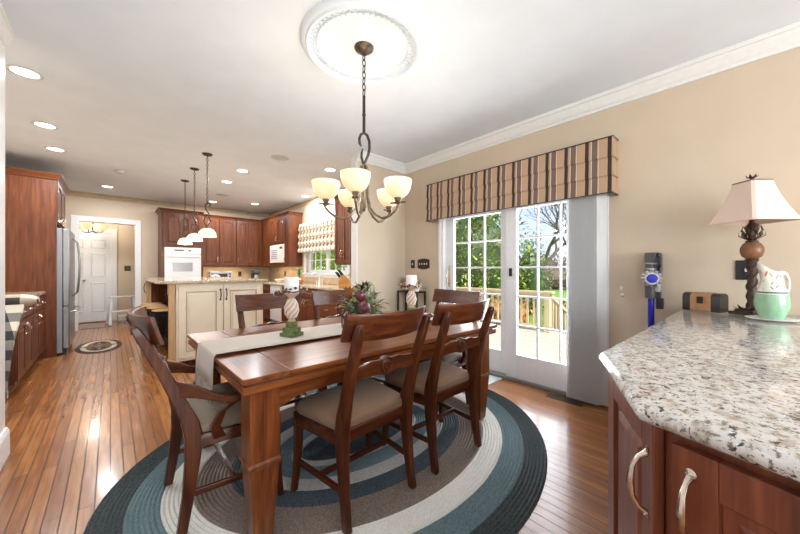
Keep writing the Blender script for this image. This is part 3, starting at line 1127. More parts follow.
cabinet('upper_cabinet', 'narrow two door cherry wall cabinet between the kitchen window and the partition', (2.92, 4.86, 0), R(-90), 0.5, 0.295, UZ0, UZ1,
        [('door', 0.0, 0.25, UZ0 + 0.02, UZ1 - 0.02, 0.22, 1.48), ('door', 0.25, 0.5, UZ0 + 0.02, UZ1 - 0.02, 0.28, 1.48)], G1, crown=0.055)

# base units of the kitchen
G2 = 'cherry base cabinets'
BZ = 0.872
cabinet('base_cabinet', 'cherry base cabinet under the back counter beside the oven', (1.545, 8.24, 0), 0, 1.06, 0.59, 0, BZ,
        [('drawer', 0.01, 0.53, 0.70, 0.86), ('drawer', 0.53, 1.05, 0.70, 0.86), ('door', 0.01, 0.53, 0.12, 0.68, 0.48, 0.6), ('door', 0.53, 1.05, 0.12, 0.68, 0.58, 0.6)], G2, toe=0.1)
XF = 2.62
for (ya, yb, lab, kind) in ((7.13, 8.2, 'cherry base cabinet between the corner and the dishwasher', 2),
                            (5.86, 6.47, 'cherry base cabinet right beside the dishwasher', 1), (4.96, 5.855, 'cherry sink cabinet below the kitchen window', 2),
                            (4.26, 4.955, 'cherry base cabinet with drawers below the knife block', 3), (3.54, 4.255, 'cherry base cabinet next to the partition wall', 2)):
    w = yb - ya
    if kind == 3:
        fr = [('drawer', 0.01, w - 0.01, 0.70, 0.86), ('drawer', 0.01, w - 0.01, 0.42, 0.68), ('drawer', 0.01, w - 0.01, 0.12, 0.40)]
    elif kind == 1:
        fr = [('drawer', 0.01, w - 0.01, 0.70, 0.86), ('door', 0.01, w - 0.01, 0.12, 0.68, w - 0.05, 0.6)]
    else:
        h = w / 2
        fr = [('drawer', 0.01, h, 0.70, 0.86), ('drawer', h, w - 0.01, 0.70, 0.86), ('door', 0.01, h, 0.12, 0.68, h - 0.04, 0.6), ('door', h, w - 0.01, 0.12, 0.68, h + 0.04, 0.6)]
    cabinet('base_cabinet', lab, (XF, yb, 0), R(-90), w, 0.59, 0, BZ, fr, G2, toe=0.1)
dwash = thing('dishwasher', 'white dishwasher among the cherry base cabinets', 'dishwasher', (2.62, 6.8, 0), world=True)
MB().box(2.64, 3.2, 6.48, 7.12, 0.05, 0.868).build('body', M_STEELD, dwash, 0.003, 0)
MB().box(2.61, 2.639, 6.49, 7.11, 0.74, 0.868).build('control_panel', M_WHITE, dwash, 0.004, 0)
MB().box(2.61, 2.639, 6.49, 7.11, 0.12, 0.73).build('door', M_WHITE, dwash, 0.004, 0)
MB().box(2.585, 2.6095, 6.55, 7.05, 0.70, 0.72).build('handle', M_WHITE, dwash, 0.004, 0)

m = MB()
m.prism([(1.545, YB - 0.014), (1.545, 8.20), (2.58, 8.20), (2.58, SY1 + 0.005), (XR - 0.014, SY1 + 0.005), (XR - 0.014, YB - 0.014)], 0.874, 0.914)
tag(m.build('kitchen_worktop', M_GRANK, bev=0.008, smooth=0), 'speckled tan granite worktop along the kitchen window and back wall', 'countertop')

# left side of the kitchen
G3 = 'base cabinets on the left wall'
for i, (y0, lab) in enumerate(((4.74, 'left wall cherry base cabinet right behind the plaid chair'), (5.59, 'left wall cherry base cabinet touching the refrigerator panel'))):
    w = 0.845
    cabinet('base_cabinet', lab, (-0.68, y0, 0), R(90), w, 0.61, 0, BZ, [('drawer', 0.01, w / 2, 0.70, 0.85), ('drawer', w / 2, w - 0.01, 0.70, 0.85), ('door', 0.01, w / 2, 0.12, 0.68, w / 2 - 0.04, 0.58), ('door', w / 2, w - 0.01, 0.12, 0.68, w / 2 + 0.04, 0.58)], G3, toe=0.09, pm=M_CHROME)
m = MB().box(-1.295, -0.65, 4.72, 6.435, 0.874, 0.914)
tag(m.build('sideboard_worktop', M_GRANK, bev=0.008, smooth=0), 'tan granite worktop on the left wall cabinets, ending at the tall cherry panel', 'countertop')
fe = thing('refrigerator_enclosure', 'tall cherry panel and cabinet surrounding the refrigerator', 'cabinet', (-0.9, 6.45, 0), world=True)
m = MB().box(-1.295, -0.55, 6.44, 6.475, 0, 2.46)
m.build('side_panel', CHERRY['z'], fe, 0.002, 0)
MB().box(-1.295, -0.55, 7.46, 7.495, 0, 2.46).build('far_panel', CHERRY['z'], fe, 0.002, 0)
MB().box(-1.295, -0.56, 6.476, 7.459, 1.86, 2.46).build('body', CHERRY['z'], fe, 0.002, 0)
for a, b, hx in ((6.48, 6.965, 6.93), (6.97, 7.455, 7.0)):
    m = MB()
    m.M = Matrix.Translation((-0.559, a, 0)) @ Matrix.Rotation(R(90), 4, 'Z')
    panel_door(m, 0.003, b - a - 0.003, 1.88, 2.44, 0, True)
    dr = m.build('cabinet_door', CHERRY['z'], fe, 0.002, 0)
    h = MB()
    h.M = Matrix.Translation((-0.559, a, 0)) @ Matrix.Rotation(R(90), 4, 'Z')
    pull(h, hx - a, 1.96, 0.1, -0.021)
    h.build('handle', M_CHROME, dr)
m = MB()
loops = []
for e, z in ((0, 2.44), (0.012, 2.445), (0.02, 2.47), (0.05, 2.51), (0.055, 2.525)):
    loops.append([(-1.295, 6.44 - e, z), (-0.55 + e, 6.44 - e, z), (-0.55 + e, 7.495 + e, z), (-1.295, 7.495 + e, z)])
m.loft(loops)
m.build('crown', CHERRY['x'], fe, 0, 0)

fr = thing('refrigerator', 'stainless steel refrigerator with curved handles beside the hall doorway', 'refrigerator', (-0.85, 6.97, 0), world=True)
MB().box(-1.25, -0.50, 6.49, 7.445, 0.03, 1.79).build('body', M_STEELD, fr, 0.006, 0)
for a, b in ((6.492, 6.965), (6.97, 7.443)):
    d_ = MB().box(-0.499, -0.43, a, b, 0.69, 1.785).build('fridge_door', M_STEEL, fr, 0.012, 0, 3)
    hy = 6.93 if a < 6.9 else 7.005
    m = MB()
    m.tube([(-0.43, hy, 0.80), (-0.375, hy, 0.86), (-0.355, hy, 1.1), (-0.35, hy, 1.25), (-0.355, hy, 1.42), (-0.375, hy, 1.62), (-0.43, hy, 1.68)], 0.012)
    m.build('handle', M_STEEL, d_)
d_ = MB().box(-0.499, -0.43, 6.492, 7.443, 0.09, 0.68).build('freezer_drawer', M_STEEL, fr, 0.012, 0, 3)
m = MB()
m.tube([(-0.43, 6.56, 0.60), (-0.375, 6.60, 0.605), (-0.355, 6.8, 0.61), (-0.355, 7.13, 0.61), (-0.375, 7.33, 0.605), (-0.43, 7.37, 0.60)], 0.012)
m.build('handle', M_STEEL, d_)
MB().box(-0.50, -0.46, 6.5, 7.44, 0.0, 0.08).build('kick_grille', M_BLACK, fr, 0.003, 0)

# ------------------------------------------------------------------ island
isl = thing('kitchen_island', 'cream kitchen island with two panelled doors and wooden corner posts', 'kitchen island', (1.05, 4.64, 0), world=True)
IX0, IX1, IY0, IY1 = 0.585, 1.61, 4.66, 6.62
m = MB()
m.mi = 0
m.box(IX0, IX1, IY0, IY0 + 0.42, 0.08, 1.028)
m.box(0.80, IX1, IY0 + 0.42, IY1, 0.08, 1.028)
m.box(0.83, IX1 - 0.03, IY0 + 0.05, IY1 - 0.03, 0, 0.08)
m.build('body', M_CREAM, isl, 0.003, 0)
mid = (IX0 + IX1) / 2
for a, b, hx in ((IX0 + 0.025, mid - 0.005, mid - 0.035), (mid + 0.005, IX1 - 0.02, mid + 0.035)):
    m = MB()
    panel_door(m, a, b, 0.12, 1.005, IY0 - 0.001, False, st=0.075, mi_line=1)
    dr = m.build('cabinet_door', [M_CREAM, M_GLAZE], isl, 0.0015, 0)
    h = MB()
    pull(h, hx, 0.88, 0.13, IY0 - 0.021, True, 0.006)
    h.build('handle', M_BLKMET, dr)
for (x, y) in ((0.543, IY0 + 0.03), (0.46, IY1 - 0.04)):
    m = MB()
    m.box(x - 0.035, x + 0.035, y - 0.035, y + 0.035, 0, 0.12)
    m.box(x - 0.028, x + 0.028, y - 0.028, y + 0.028, 0.12, 0.9)
    m.box(x - 0.035, x + 0.035, y - 0.035, y + 0.035, 0.9, 1.028)
    po = m.build('post', PINE['z'], isl, 0.004, 0)
    m = MB()
    m.tube([(x - 0.036, y, 0.83), (x - 0.055, y, 0.86), (x - 0.06, y, 0.92), (x - 0.05, y, 0.97), (x - 0.036, y, 0.985)], 0.006)
    m.build('bracket', M_BLKMET, po)
m = MB()
m.box(0.495, 0.798, IY1 - 0.06, IY1 - 0.02, 0.08, 1.028)
m.box(0.77, 0.798, IY0 + 0.422, IY1 - 0.062, 0.08, 1.028)
for k in range(3):
    z0_ = 0.16
    xx = 0.515 + k * 0.09
    m.box(xx, xx + 0.07, IY1 - 0.068, IY1 - 0.06, z0_, 0.96)
for k in range(3):
    yy = IY0 + 0.5 + k * 0.46
    m.box(0.762, 0.77, yy, yy + 0.38, 0.16, 0.96)
m.build('knee_panel', CHERRY['z'], isl, 0.003, 0)
m = MB()
m.prism([(0.40, 6.78), (0.40, 4.80), (0.50, 4.60), (1.66, 4.60), (1.66, 6.78)][::-1], 1.03, 1.07)
tag(m.build('island_worktop', M_GRANK, bev=0.01, smooth=0, seg=3), 'speckled granite top of the cream kitchen island', 'countertop')

first = None
for i, (x, y, lab) in enumerate(((0.54, 5.27, 'light seated iron bar stool nearest in the row under the island overhang'),
                                 (0.515, 5.68, 'light seated iron bar stool second in the row under the island overhang'),
                                 (0.495, 6.02, 'light seated iron bar stool third in the row under the island overhang'),
                                 (0.48, 6.35, 'light seated iron bar stool farthest in the row under the island overhang'))):
    G = 'bar stools at the island'
    if first is None:
        s = first = thing('bar_stool', lab, 'stool', (x, y, 0), 0, G)
        MB().lathe([(0.0, 0.652), (0.13, 0.652), (0.141, 0.657), (0.143, 0.665), (0.135, 0.672), (0.0, 0.676)], n=28).build('seat', PINE['x'], s)
        for k in range(4):
            a = PI / 4 + k * PI / 2
            c, sn = math.cos(a), math.sin(a)
            m = MB()
            m.tube([(0.11 * c, 0.11 * sn, 0.63), (0.12 * c, 0.12 * sn, 0.4), (0.15 * c, 0.15 * sn, 0.15), (0.175 * c, 0.175 * sn, 0.005)], 0.011)
            m.build('leg', M_BLKMET, s)
        m = MB()
        for z, r in ((0.2, 0.145),):
            m.tube([(r * math.cos(2 * PI * k / 24), r * math.sin(2 * PI * k / 24), z) for k in range(24)], 0.009, 6, closed=True)
        m.build('foot_ring', M_BLKMET, s)
        m = MB()
        m.tube([(0.115 * math.cos(2 * PI * k / 24), 0.115 * math.sin(2 * PI * k / 24), 0.615) for k in range(24)], 0.009, 6, closed=True)
        for k in range(4):
            a = k * PI / 2
            c, sn = math.cos(a), math.sin(a)
            m.tube([(0.115 * math.cos(a - .75) , 0.115 * math.sin(a - .75), 0.42), (0.112 * c, 0.112 * sn, 0.612), (0.115 * math.cos(a + .75), 0.115 * math.sin(a + .75), 0.42)], 0.006, 6)
        m.build('seat_ring', M_BLKMET, s)
    else:
        dup(first, (x, y, 0), 0, lab, G)


# ------------------------------------------------------------------ rugs
def oval_rug(name, label, c, a, b, coil, bands, mats, h=0.012, n=112, z0=0.002):
    """bands: (width, material index) from the rim inward"""
    m = MB()
    rings = []
    nc = int(b / coil)
    idx = []
    for i in range(nc):
        w = i * coil
        acc = 0
        mi = bands[-1][1]
        for bw, k in bands:
            acc += bw
            if w < acc - 1e-6:
                mi = k
                break
        idx.append(mi)
        rings.append((a - w, b - w, z0 + h * 0.1))
        rings.append((a - w - coil * 0.5, b - w - coil * 0.5, z0 + h))
    rings.append((a - nc * coil, max(b - nc * coil, 0.001), z0 + h * 0.1))
    V = []
    V.append([(c[0] + a * math.cos(2 * PI * k / n), c[1] + b * math.sin(2 * PI * k / n), z0) for k in range(n)])
    for (ra, rb, z) in rings:
        V.append([(c[0] + ra * math.cos(2 * PI * k / n), c[1] + rb * math.sin(2 * PI * k / n), z) for k in range(n)])
    for i in range(len(V) - 1):
        m.mi = idx[min(max(i - 1, 0) // 2, nc - 1)]
        m.loft([V[i], V[i + 1]], cap=False)
    m.mi = idx[-1]
    m.put(V[-1], [tuple(range(n))])
    o = m.build(name, mats, None, smooth=0)
    return tag(o, label, 'rug')


RUGM = [mat_braid('braid_charcoal', (0.04, 0.052, 0.056), (0.075, 0.095, 0.10)),
        mat_braid('braid_slate_teal', (0.125, 0.195, 0.215), (0.19, 0.27, 0.29)),
        mat_braid('braid_cream', (0.76, 0.75, 0.70), (0.86, 0.85, 0.81)),
        mat_braid('braid_taupe', (0.20, 0.155, 0.13), (0.28, 0.225, 0.19)),
        mat_braid('braid_dark_slate', (0.055, 0.075, 0.095), (0.09, 0.12, 0.14)),
        mat_braid('braid_pale_grey', (0.50, 0.50, 0.50), (0.62, 0.62, 0.61)),
        mat_braid('braid_blue_grey', (0.16, 0.245, 0.29), (0.23, 0.32, 0.36))]
oval_rug('braided_oval_rug', 'large oval braided rug in charcoal, teal, cream and taupe bands under the dining table', (1.35, 1.90), 1.45, 1.2, 0.02,
         [(0.14, 0), (0.14, 1), (0.14, 2), (0.18, 3), (0.12, 4), (0.10, 5), (0.12, 6), (0.06, 5), (1, 4)], RUGM)
oval_rug('braided_oval_mat', 'small brown and cream oval braided mat in front of the refrigerator', (-0.13, 6.86), 0.27, 0.53, 0.015,
         [(0.05, 1), (0.06, 2), (0.06, 0), (0.06, 1), (0.03, 2), (1, 0)],
         [mat_braid('braid_brown', (0.14, 0.08, 0.05), (0.3, 0.2, 0.13)), mat_braid('braid_dark_brown', (0.05, 0.035, 0.03), (0.12, 0.08, 0.07)), mat_braid('braid_ivory', (0.5, 0.45, 0.34), (0.7, 0.64, 0.5))], 0.01, 64)
m = MB().box(2.845, 3.18, 1.80, 2.62, 0.001, 0.010)
tag(m.build('door_mat', fabric('pale_grey_mat', (0.52, 0.55, 0.54), 0.2, 60), bev=0.003, smooth=0), 'pale grey mat on the floor before the patio door', 'mat')
m = MB().box(-0.60, -0.08, 9.05, 9.75, 0.001, 0.009)
tag(m.build('hall_runner', mat_stripes('runner_stripes', 'Y', 0.22, [(0, (0.30, 0.24, 0.19)), (0.55, (0.10, 0.07, 0.05)), (0.75, (0.42, 0.36, 0.3))]), bev=0.003, smooth=0), 'striped brown runner on the hall floor in front of the white door', 'rug')

# ------------------------------------------------------------------ dining table
TX0, TX1, TY0, TY1, TZ = 0.385, 2.29, 1.345, 2.57, 0.762
tb = thing('dining_table', 'large reddish brown wooden dining table with square tapered legs', 'table', (1.34, 1.957, 0.014), world=True)
m = MB()
zt0, zt1 = 0.736, TZ
def slab(x0, x1, y0, y1, z0, z1):
    e = 0.006
    m.loft([[(x0 + e, y0 + e, z0), (x1 - e, y0 + e, z0), (x1 - e, y1 - e, z0), (x0 + e, y1 - e, z0)],
            [(x0, y0, z0 + e), (x1, y0, z0 + e), (x1, y1, z0 + e), (x0, y1, z0 + e)],
            [(x0, y0, z1 - 0.003), (x1, y0, z1 - 0.003), (x1, y1, z1 - 0.003), (x0, y1, z1 - 0.003)],
            [(x0 + 0.003, y0 + 0.003, z1), (x1 - 0.003, y0 + 0.003, z1), (x1 - 0.003, y1 - 0.003, z1), (x0 + 0.003, y1 - 0.003, z1)]])
slab(TX0 + 0.20, TX1 - 0.20, TY0, TY1, zt0, zt1)
m.build('tabletop', DINE['x'], tb, 0, 0)
for a, b in ((TX0, TX0 + 0.197), (TX1 - 0.197, TX1)):
    m = MB()
    slab(a, b, TY0, TY1, zt0, zt1)
    m.build('end_board', DINE['y'], tb, 0, 0)
m = MB()
slab(TX0 + 0.006, TX1 - 0.006, TY0 + 0.006, TY1 - 0.006, 0.692, 0.727)
m.box(TX0 + 0.025, TX1 - 0.025, TY0 + 0.025, TY1 - 0.025, 0.727, 0.736)
m.build('draw_leaf', DINE['x'], tb, 0, 0)
LI = 0.105
m = MB()
def apron(a, b, fixed, plane, zb=0.575):
    pts = [(a, 0.690), (a, zb)]
    for k in range(7):
        t = k / 6
        pts.append((a + 0.16 * t, zb + 0.045 * math.sin(t * PI / 2)))
    for k in range(7):
        t = 1 - k / 6
        pts.append((b - 0.16 * t, zb + 0.045 * math.sin(t * PI / 2)))
    pts += [(b, 0.690)]
    m.prism(pts, fixed - 0.011, fixed + 0.011, plane)
apron(TX0 + 0.16, TX1 - 0.16, TY0 + 0.075, 'xz')
apron(TX0 + 0.16, TX1 - 0.16, TY1 - 0.075, 'xz')
apron(TY0 + 0.16, TY1 - 0.16, TX0 + 0.075, 'yz', 0.625)
apron(TY0 + 0.16, TY1 - 0.16, TX1 - 0.075, 'yz', 0.625)
m.build('apron', DINE['x'], tb, 0.003, 0)
for x in (TX0 + LI, TX1 - LI):
    for y in (TY0 + LI, TY1 - LI):
        m = MB()
        def sq(s, z):
            return [(x - s, y - s, z), (x + s, y - s, z), (x + s, y + s, z), (x - s, y + s, z)]
        m.loft([sq(0.038, 0.014), sq(0.041, 0.03), sq(0.062, 0.350), sq(0.070, 0.366), sq(0.071, 0.374), sq(0.064, 0.384), sq(0.063, 0.40), sq(0.063, 0.690)])
        m.build('leg', DINE['z'], tb, 0.004, 0)
        
# ------------------------------------------------------------------ dining chairs
GC = 'dining chairs around the table'


def chair(name, label, loc, rz, arms=False):
    o = thing(name, label, 'chair', loc, rz, GC)
    z0 = 0.0
    ln = (lambda z: -0.062 * max(0, z - 0.45) / 0.5) if arms else (lambda z: 0.0)
    w = 0.01 if arms else 0.0
    for s in (-1, 1):
        m = MB()
        loops = []
        for y, z, hx, hy, xx in ((-0.215, z0, 0.017, 0.020, 0.215), (-0.19, 0.16, 0.018, 0.023, 0.212), (-0.172, 0.32, 0.020, 0.030, 0.21), (-0.168, 0.42, 0.021, 0.036, 0.21), (-0.178, 0.50, 0.021, 0.034, 0.21),
                                 (-0.205, 0.60, 0.020, 0.028, 0.211), (-0.245, 0.74, 0.019, 0.025, 0.213), (-0.300, 0.90, 0.018, 0.020, 0.217), (-0.315, 0.943, 0.017, 0.016, 0.218), (-0.318, 0.952, 0.012, 0.009, 0.218)):
            x = s * (xx + w)
            y += ln(z)
            loops.append([(x - hx, y - hy, z), (x + hx, y - hy, z), (x + hx, y + hy, z), (x - hx, y + hy, z)])
        m.loft(loops)
        po = m.build('rear_leg', CHAIRW['z'], o, 0.005, 40)
        m = MB()
        for zz in (0.885, 0.925):
            yb = -0.300 - (zz - 0.90) * 0.35 - 0.019 + ln(zz)
            m.cyl((s * (0.217 + w), yb + 0.004, zz), (s * (0.217 + w), yb - 0.0035, zz), 0.006, 10)
        m.build('plug', M_BLACK, po)
        m = MB()
        loops = []
        for y, z, h, xx in ((0.215, z0, 0.015, 0.258), (0.205, 0.10, 0.016, 0.25), (0.195, 0.25, 0.019, 0.245), (0.192, 0.40, 0.022, 0.243), (0.192, 0.427, 0.022, 0.243)):
            x = s * (xx + w)
            loops.append([(x - h, y - h, z), (x + h, y - h, z), (x + h, y + h, z), (x - h, y + h, z)])
        m.loft(loops)
        m.build('front_leg', CHAIRW['z'], o, 0.004, 40)
        m = MB()
        a, b = Vector((s * (0.248 + w), 0.19, 0.165)), Vector((s * (0.212 + w), -0.18, 0.165))
        m.loft([[p + Vector((-.009, 0, -.014)), p + Vector((.009, 0, -.014)), p + Vector((.009, 0, .014)), p + Vector((-.009, 0, .014))] for p in (b, a)])
        m.build('stretcher', CHAIRW['y'], o, 0.003, 0)
    m = MB().box(-0.223 - w, 0.223 + w, -0.004, 0.016, 0.152, 0.178)
    m.build('stretcher', CHAIRW['x'], o, 0.003, 0)
    # seat frame and cushion follow a rounded trapezoid
    def outline(k, ins=0.0):
        pts = []
        fw, rw, yf, yb = 0.272 + w - ins, 0.228 + w - ins, 0.225 - ins, -0.165 + ins
        pts.append((-rw, yb))
        pts.append((rw, yb))
        for i in range(7):
            t = i / 6 * PI / 2
            pts.append((fw - 0.06 + 0.06 * math.cos(t), yf - 0.06 + 0.06 * math.sin(t)))
        for i in range(1, 6):
            x = (fw - 0.06) * (1 - 2 * i / 6)
            pts.append((x, yf + 0.012 * math.cos(x / fw * PI / 2)))
        for i in range(7):
            t = PI / 2 + i / 6 * PI / 2
            pts.append((-fw + 0.06 + 0.06 * math.cos(t), yf - 0.06 + 0.06 * math.sin(t)))
        return [(x * k, 0.02 + (y - 0.02) * k) for x, y in pts]
    m = MB()
    m.loft([[(x, y, z) for x, y in outline(1, i)] for z, i in ((0.368, 0.008), (0.373, 0.0), (0.421, 0.0), (0.429, 0.006))])
    m.build('seat_frame', CHAIRW['x'], o, 0, 40)
    m = MB()
    m.loft([[(x, y, z) for x, y in outline(k, 0.006)] for k, z in ((0.97, 0.430), (1.0, 0.441), (1.005, 0.457), (0.98, 0.476), (0.90, 0.493), (0.7, 0.507), (0.4, 0.514), (0.1, 0.516))])
    m.build('seat', M_SEATG if arms else M_SEAT, o, 0, 60)
    # crest rail
    m = MB()
    loops = []
    for i in range(15):
        t = -1 + 2 * i / 14
        x = t * (0.258 + w)
        yo = -0.268 - 0.060 * (1 - t * t) + ln(0.92)
        th = 0.012 if abs(t) < 0.95 else 0.009
        e = 0.006 * t * t
        loops.append([(x, yo + 0.040 - th, 0.862 + e), (x, yo + 0.040 + th, 0.862 + e), (x, yo + 0.012 + th, 0.955), (x, yo + 0.004 + th, 0.985 + e), (x, yo - 0.006, 0.990 + e), (x, yo + 0.004 - th, 0.978 + e), (x, yo + 0.012 - th, 0.955)])
    m.loft(loops)
    m.build('crest_rail', CHAIRW['x'], o, 0.003, 40)
    # shaped slat with rosette
    m = MB()
    up, lo = [], []
    for i in range(25):
        t = -1 + 2 * i / 24
        a = abs(t)
        zc = 0.715
        hu = 0.027 + 0.022 * math.exp(-(t / 0.16) ** 2) + 0.012 * math.exp(-((a - 0.42) / 0.2) ** 2)
        hl = 0.028 + 0.016 * math.exp(-(t / 0.22) ** 2) + 0.006 * a
        up.append((t * (0.198 + w), zc + hu))
        lo.append((t * (0.198 + w), zc - hl))
    m.prism(lo + up[::-1], -0.245 + ln(0.715), -0.222 + ln(0.715), 'xz')
    sl = m.build('slat', CHAIRW['x'], o, 0.003, 40)
    m = MB()
    T = Matrix.Rotation(R(90), 4, 'X')
    m.lathe([(r_ * 1.3, z_) for r_, z_ in [(0.0, -0.016), (0.02, -0.016), (0.024, -0.013), (0.027, -0.018), (0.031, -0.018), (0.033, -0.012), (0.033, 0.012), (0.031, 0.018), (0.027, 0.018), (0.024, 0.013), (0.02, 0.016), (0.0, 0.016)]], (0, -0.2335 + ln(0.715), 0.72), 24, mat=T)
    for yy in (-0.252 + ln(0.715), -0.215 + ln(0.715)):
        for k in range(8):
            a = 2 * PI * k / 8
            m.ball((0.017 * math.cos(a), yy, 0.72 + 0.017 * math.sin(a)), 0.0072, 6)
        m.ball((0, yy, 0.72), 0.006, 6)
    m.build('rosette', CHAIRW['x'], sl)
    if arms:
        for s in (-1, 1):
            m = MB()
            loops = []
            for x, y, z, hw, ht in ((0.226, -0.232, 0.655, 0.014, 0.036), (0.240, -0.16, 0.632, 0.016, 0.028), (0.268, -0.09, 0.598, 0.022, 0.018), (0.285, -0.02, 0.580, 0.026, 0.016), (0.290, 0.06, 0.580, 0.027, 0.016), (0.290, 0.09, 0.582, 0.022, 0.014)):
                loops.append([(s * x - hw, y, z - ht), (s * x + hw, y, z - ht), (s * x + hw, y, z + ht), (s * x - hw, y, z + ht)])
            m.loft(loops)
            am = m.build('arm', CHAIRW['y'], o, 0.005, 40)
            m = MB()
            loops = []
            for x, y, z, h in ((0.255, -0.07, 0.40, 0.026), (0.268, -0.09, 0.46, 0.019), (0.28, -0.065, 0.53, 0.017), (0.287, -0.01, 0.568, 0.02)):
                loops.append([(s * x - 0.013, y - h, z), (s * x + 0.013, y - h, z), (s * x + 0.013, y + h, z), (s * x - 0.013, y + h, z)])
            m.loft(loops)
            m.build('arm_support', CHAIRW['z'], am, 0.004, 40)
    return o


RZ = 0.014
c1 = chair('dining_chair', 'dark wood dining chair nearest the camera, its back beside the front table corner', (0.995, 1.435, RZ), R(2))
dup(c1, (1.62, 1.435, RZ), R(-1), 'dark wood dining chair on the near side of the table, closer to the patio door')
dup(c1, (0.965, 2.38, RZ), R(180), 'dining chair on the far side of the table in front of the cream island')
dup(c1, (1.60, 2.38, RZ), R(180), 'dining chair on the far side of the table behind the fruit centrepiece')
c2 = chair('dining_armchair', 'dark wood armchair with grey seat at the left end of the table', (0.45, 1.93, RZ), R(-90), True)
dup(c2, (2.12, 1.87, RZ), R(90), 'dark wood armchair at the far end of the table before the patio door')

# ------------------------------------------------------------------ on the table
zt = TZ + 0.0145
rn = thing('table_runner', 'long oatmeal linen runner along the table with fringed hanging ends', 'table runner', (1.34, 1.97, zt), world=True)
RY0, RY1 = 1.785, 2.165
m = MB()
xs = [(TX0 - 0.010, 0.612), (TX0 - 0.010, 0.68), (TX0 - 0.006, zt - 0.012), (TX0 + 0.004, zt + 0.0025), (1.0, zt + 0.0015), (1.7, zt + 0.0015), (TX1 - 0.004, zt + 0.0025), (TX1 + 0.006, zt - 0.012), (TX1 + 0.008, 0.68), (TX1 + 0.007, 0.62)]
fn = []
for i, (x, z) in enumerate(xs):
    hang = i in (0, 1, 8, 9)
    row = []
    for k in range(9):
        y = RY0 + (RY1 - RY0) * k / 8
        dx = (0.010 * math.sin(k * 1.4)) * (1 if i in (0, 9) else 0.5) if hang else 0
        dx = -abs(dx) if i < 5 else abs(dx)
        row.append(Vector((x + dx, y, z)))
    fn.append(row)
V = []
for row in fn:
    V += row
faces = [(i * 9 + k, (i + 1) * 9 + k, (i + 1) * 9 + k + 1, i * 9 + k + 1) for i in range(len(fn) - 1) for k in range(8)]
m.put(V, faces)
ro = m.build('cloth', M_RUN, rn, 0, 60)
sd = ro.modifiers.new('thick', 'SOLIDIFY')
sd.thickness = 0.002
sd.offset = 0
for (x, z, sgn) in ((TX0 - 0.015, 0.617, -1), (TX1 + 0.012, 0.625, 1)):
    m = MB()
    for k in range(46):
        y = RY0 + 0.003 + (RY1 - RY0 - 0.006) * k / 45
        a = [(x, y, z), (x + sgn * random.uniform(0, .012), y + random.uniform(-.004, .004), z - 0.035), (x + sgn * random.uniform(0, .014), y + random.uniform(-.01, .01), z - random.uniform(0.065, 0.085))]
        m.tube(a, [0.0022, 0.003, 0.0012], 4)
    q = m.build('fringe', M_RUN, rn)
    q['kind'] = 'stuff'


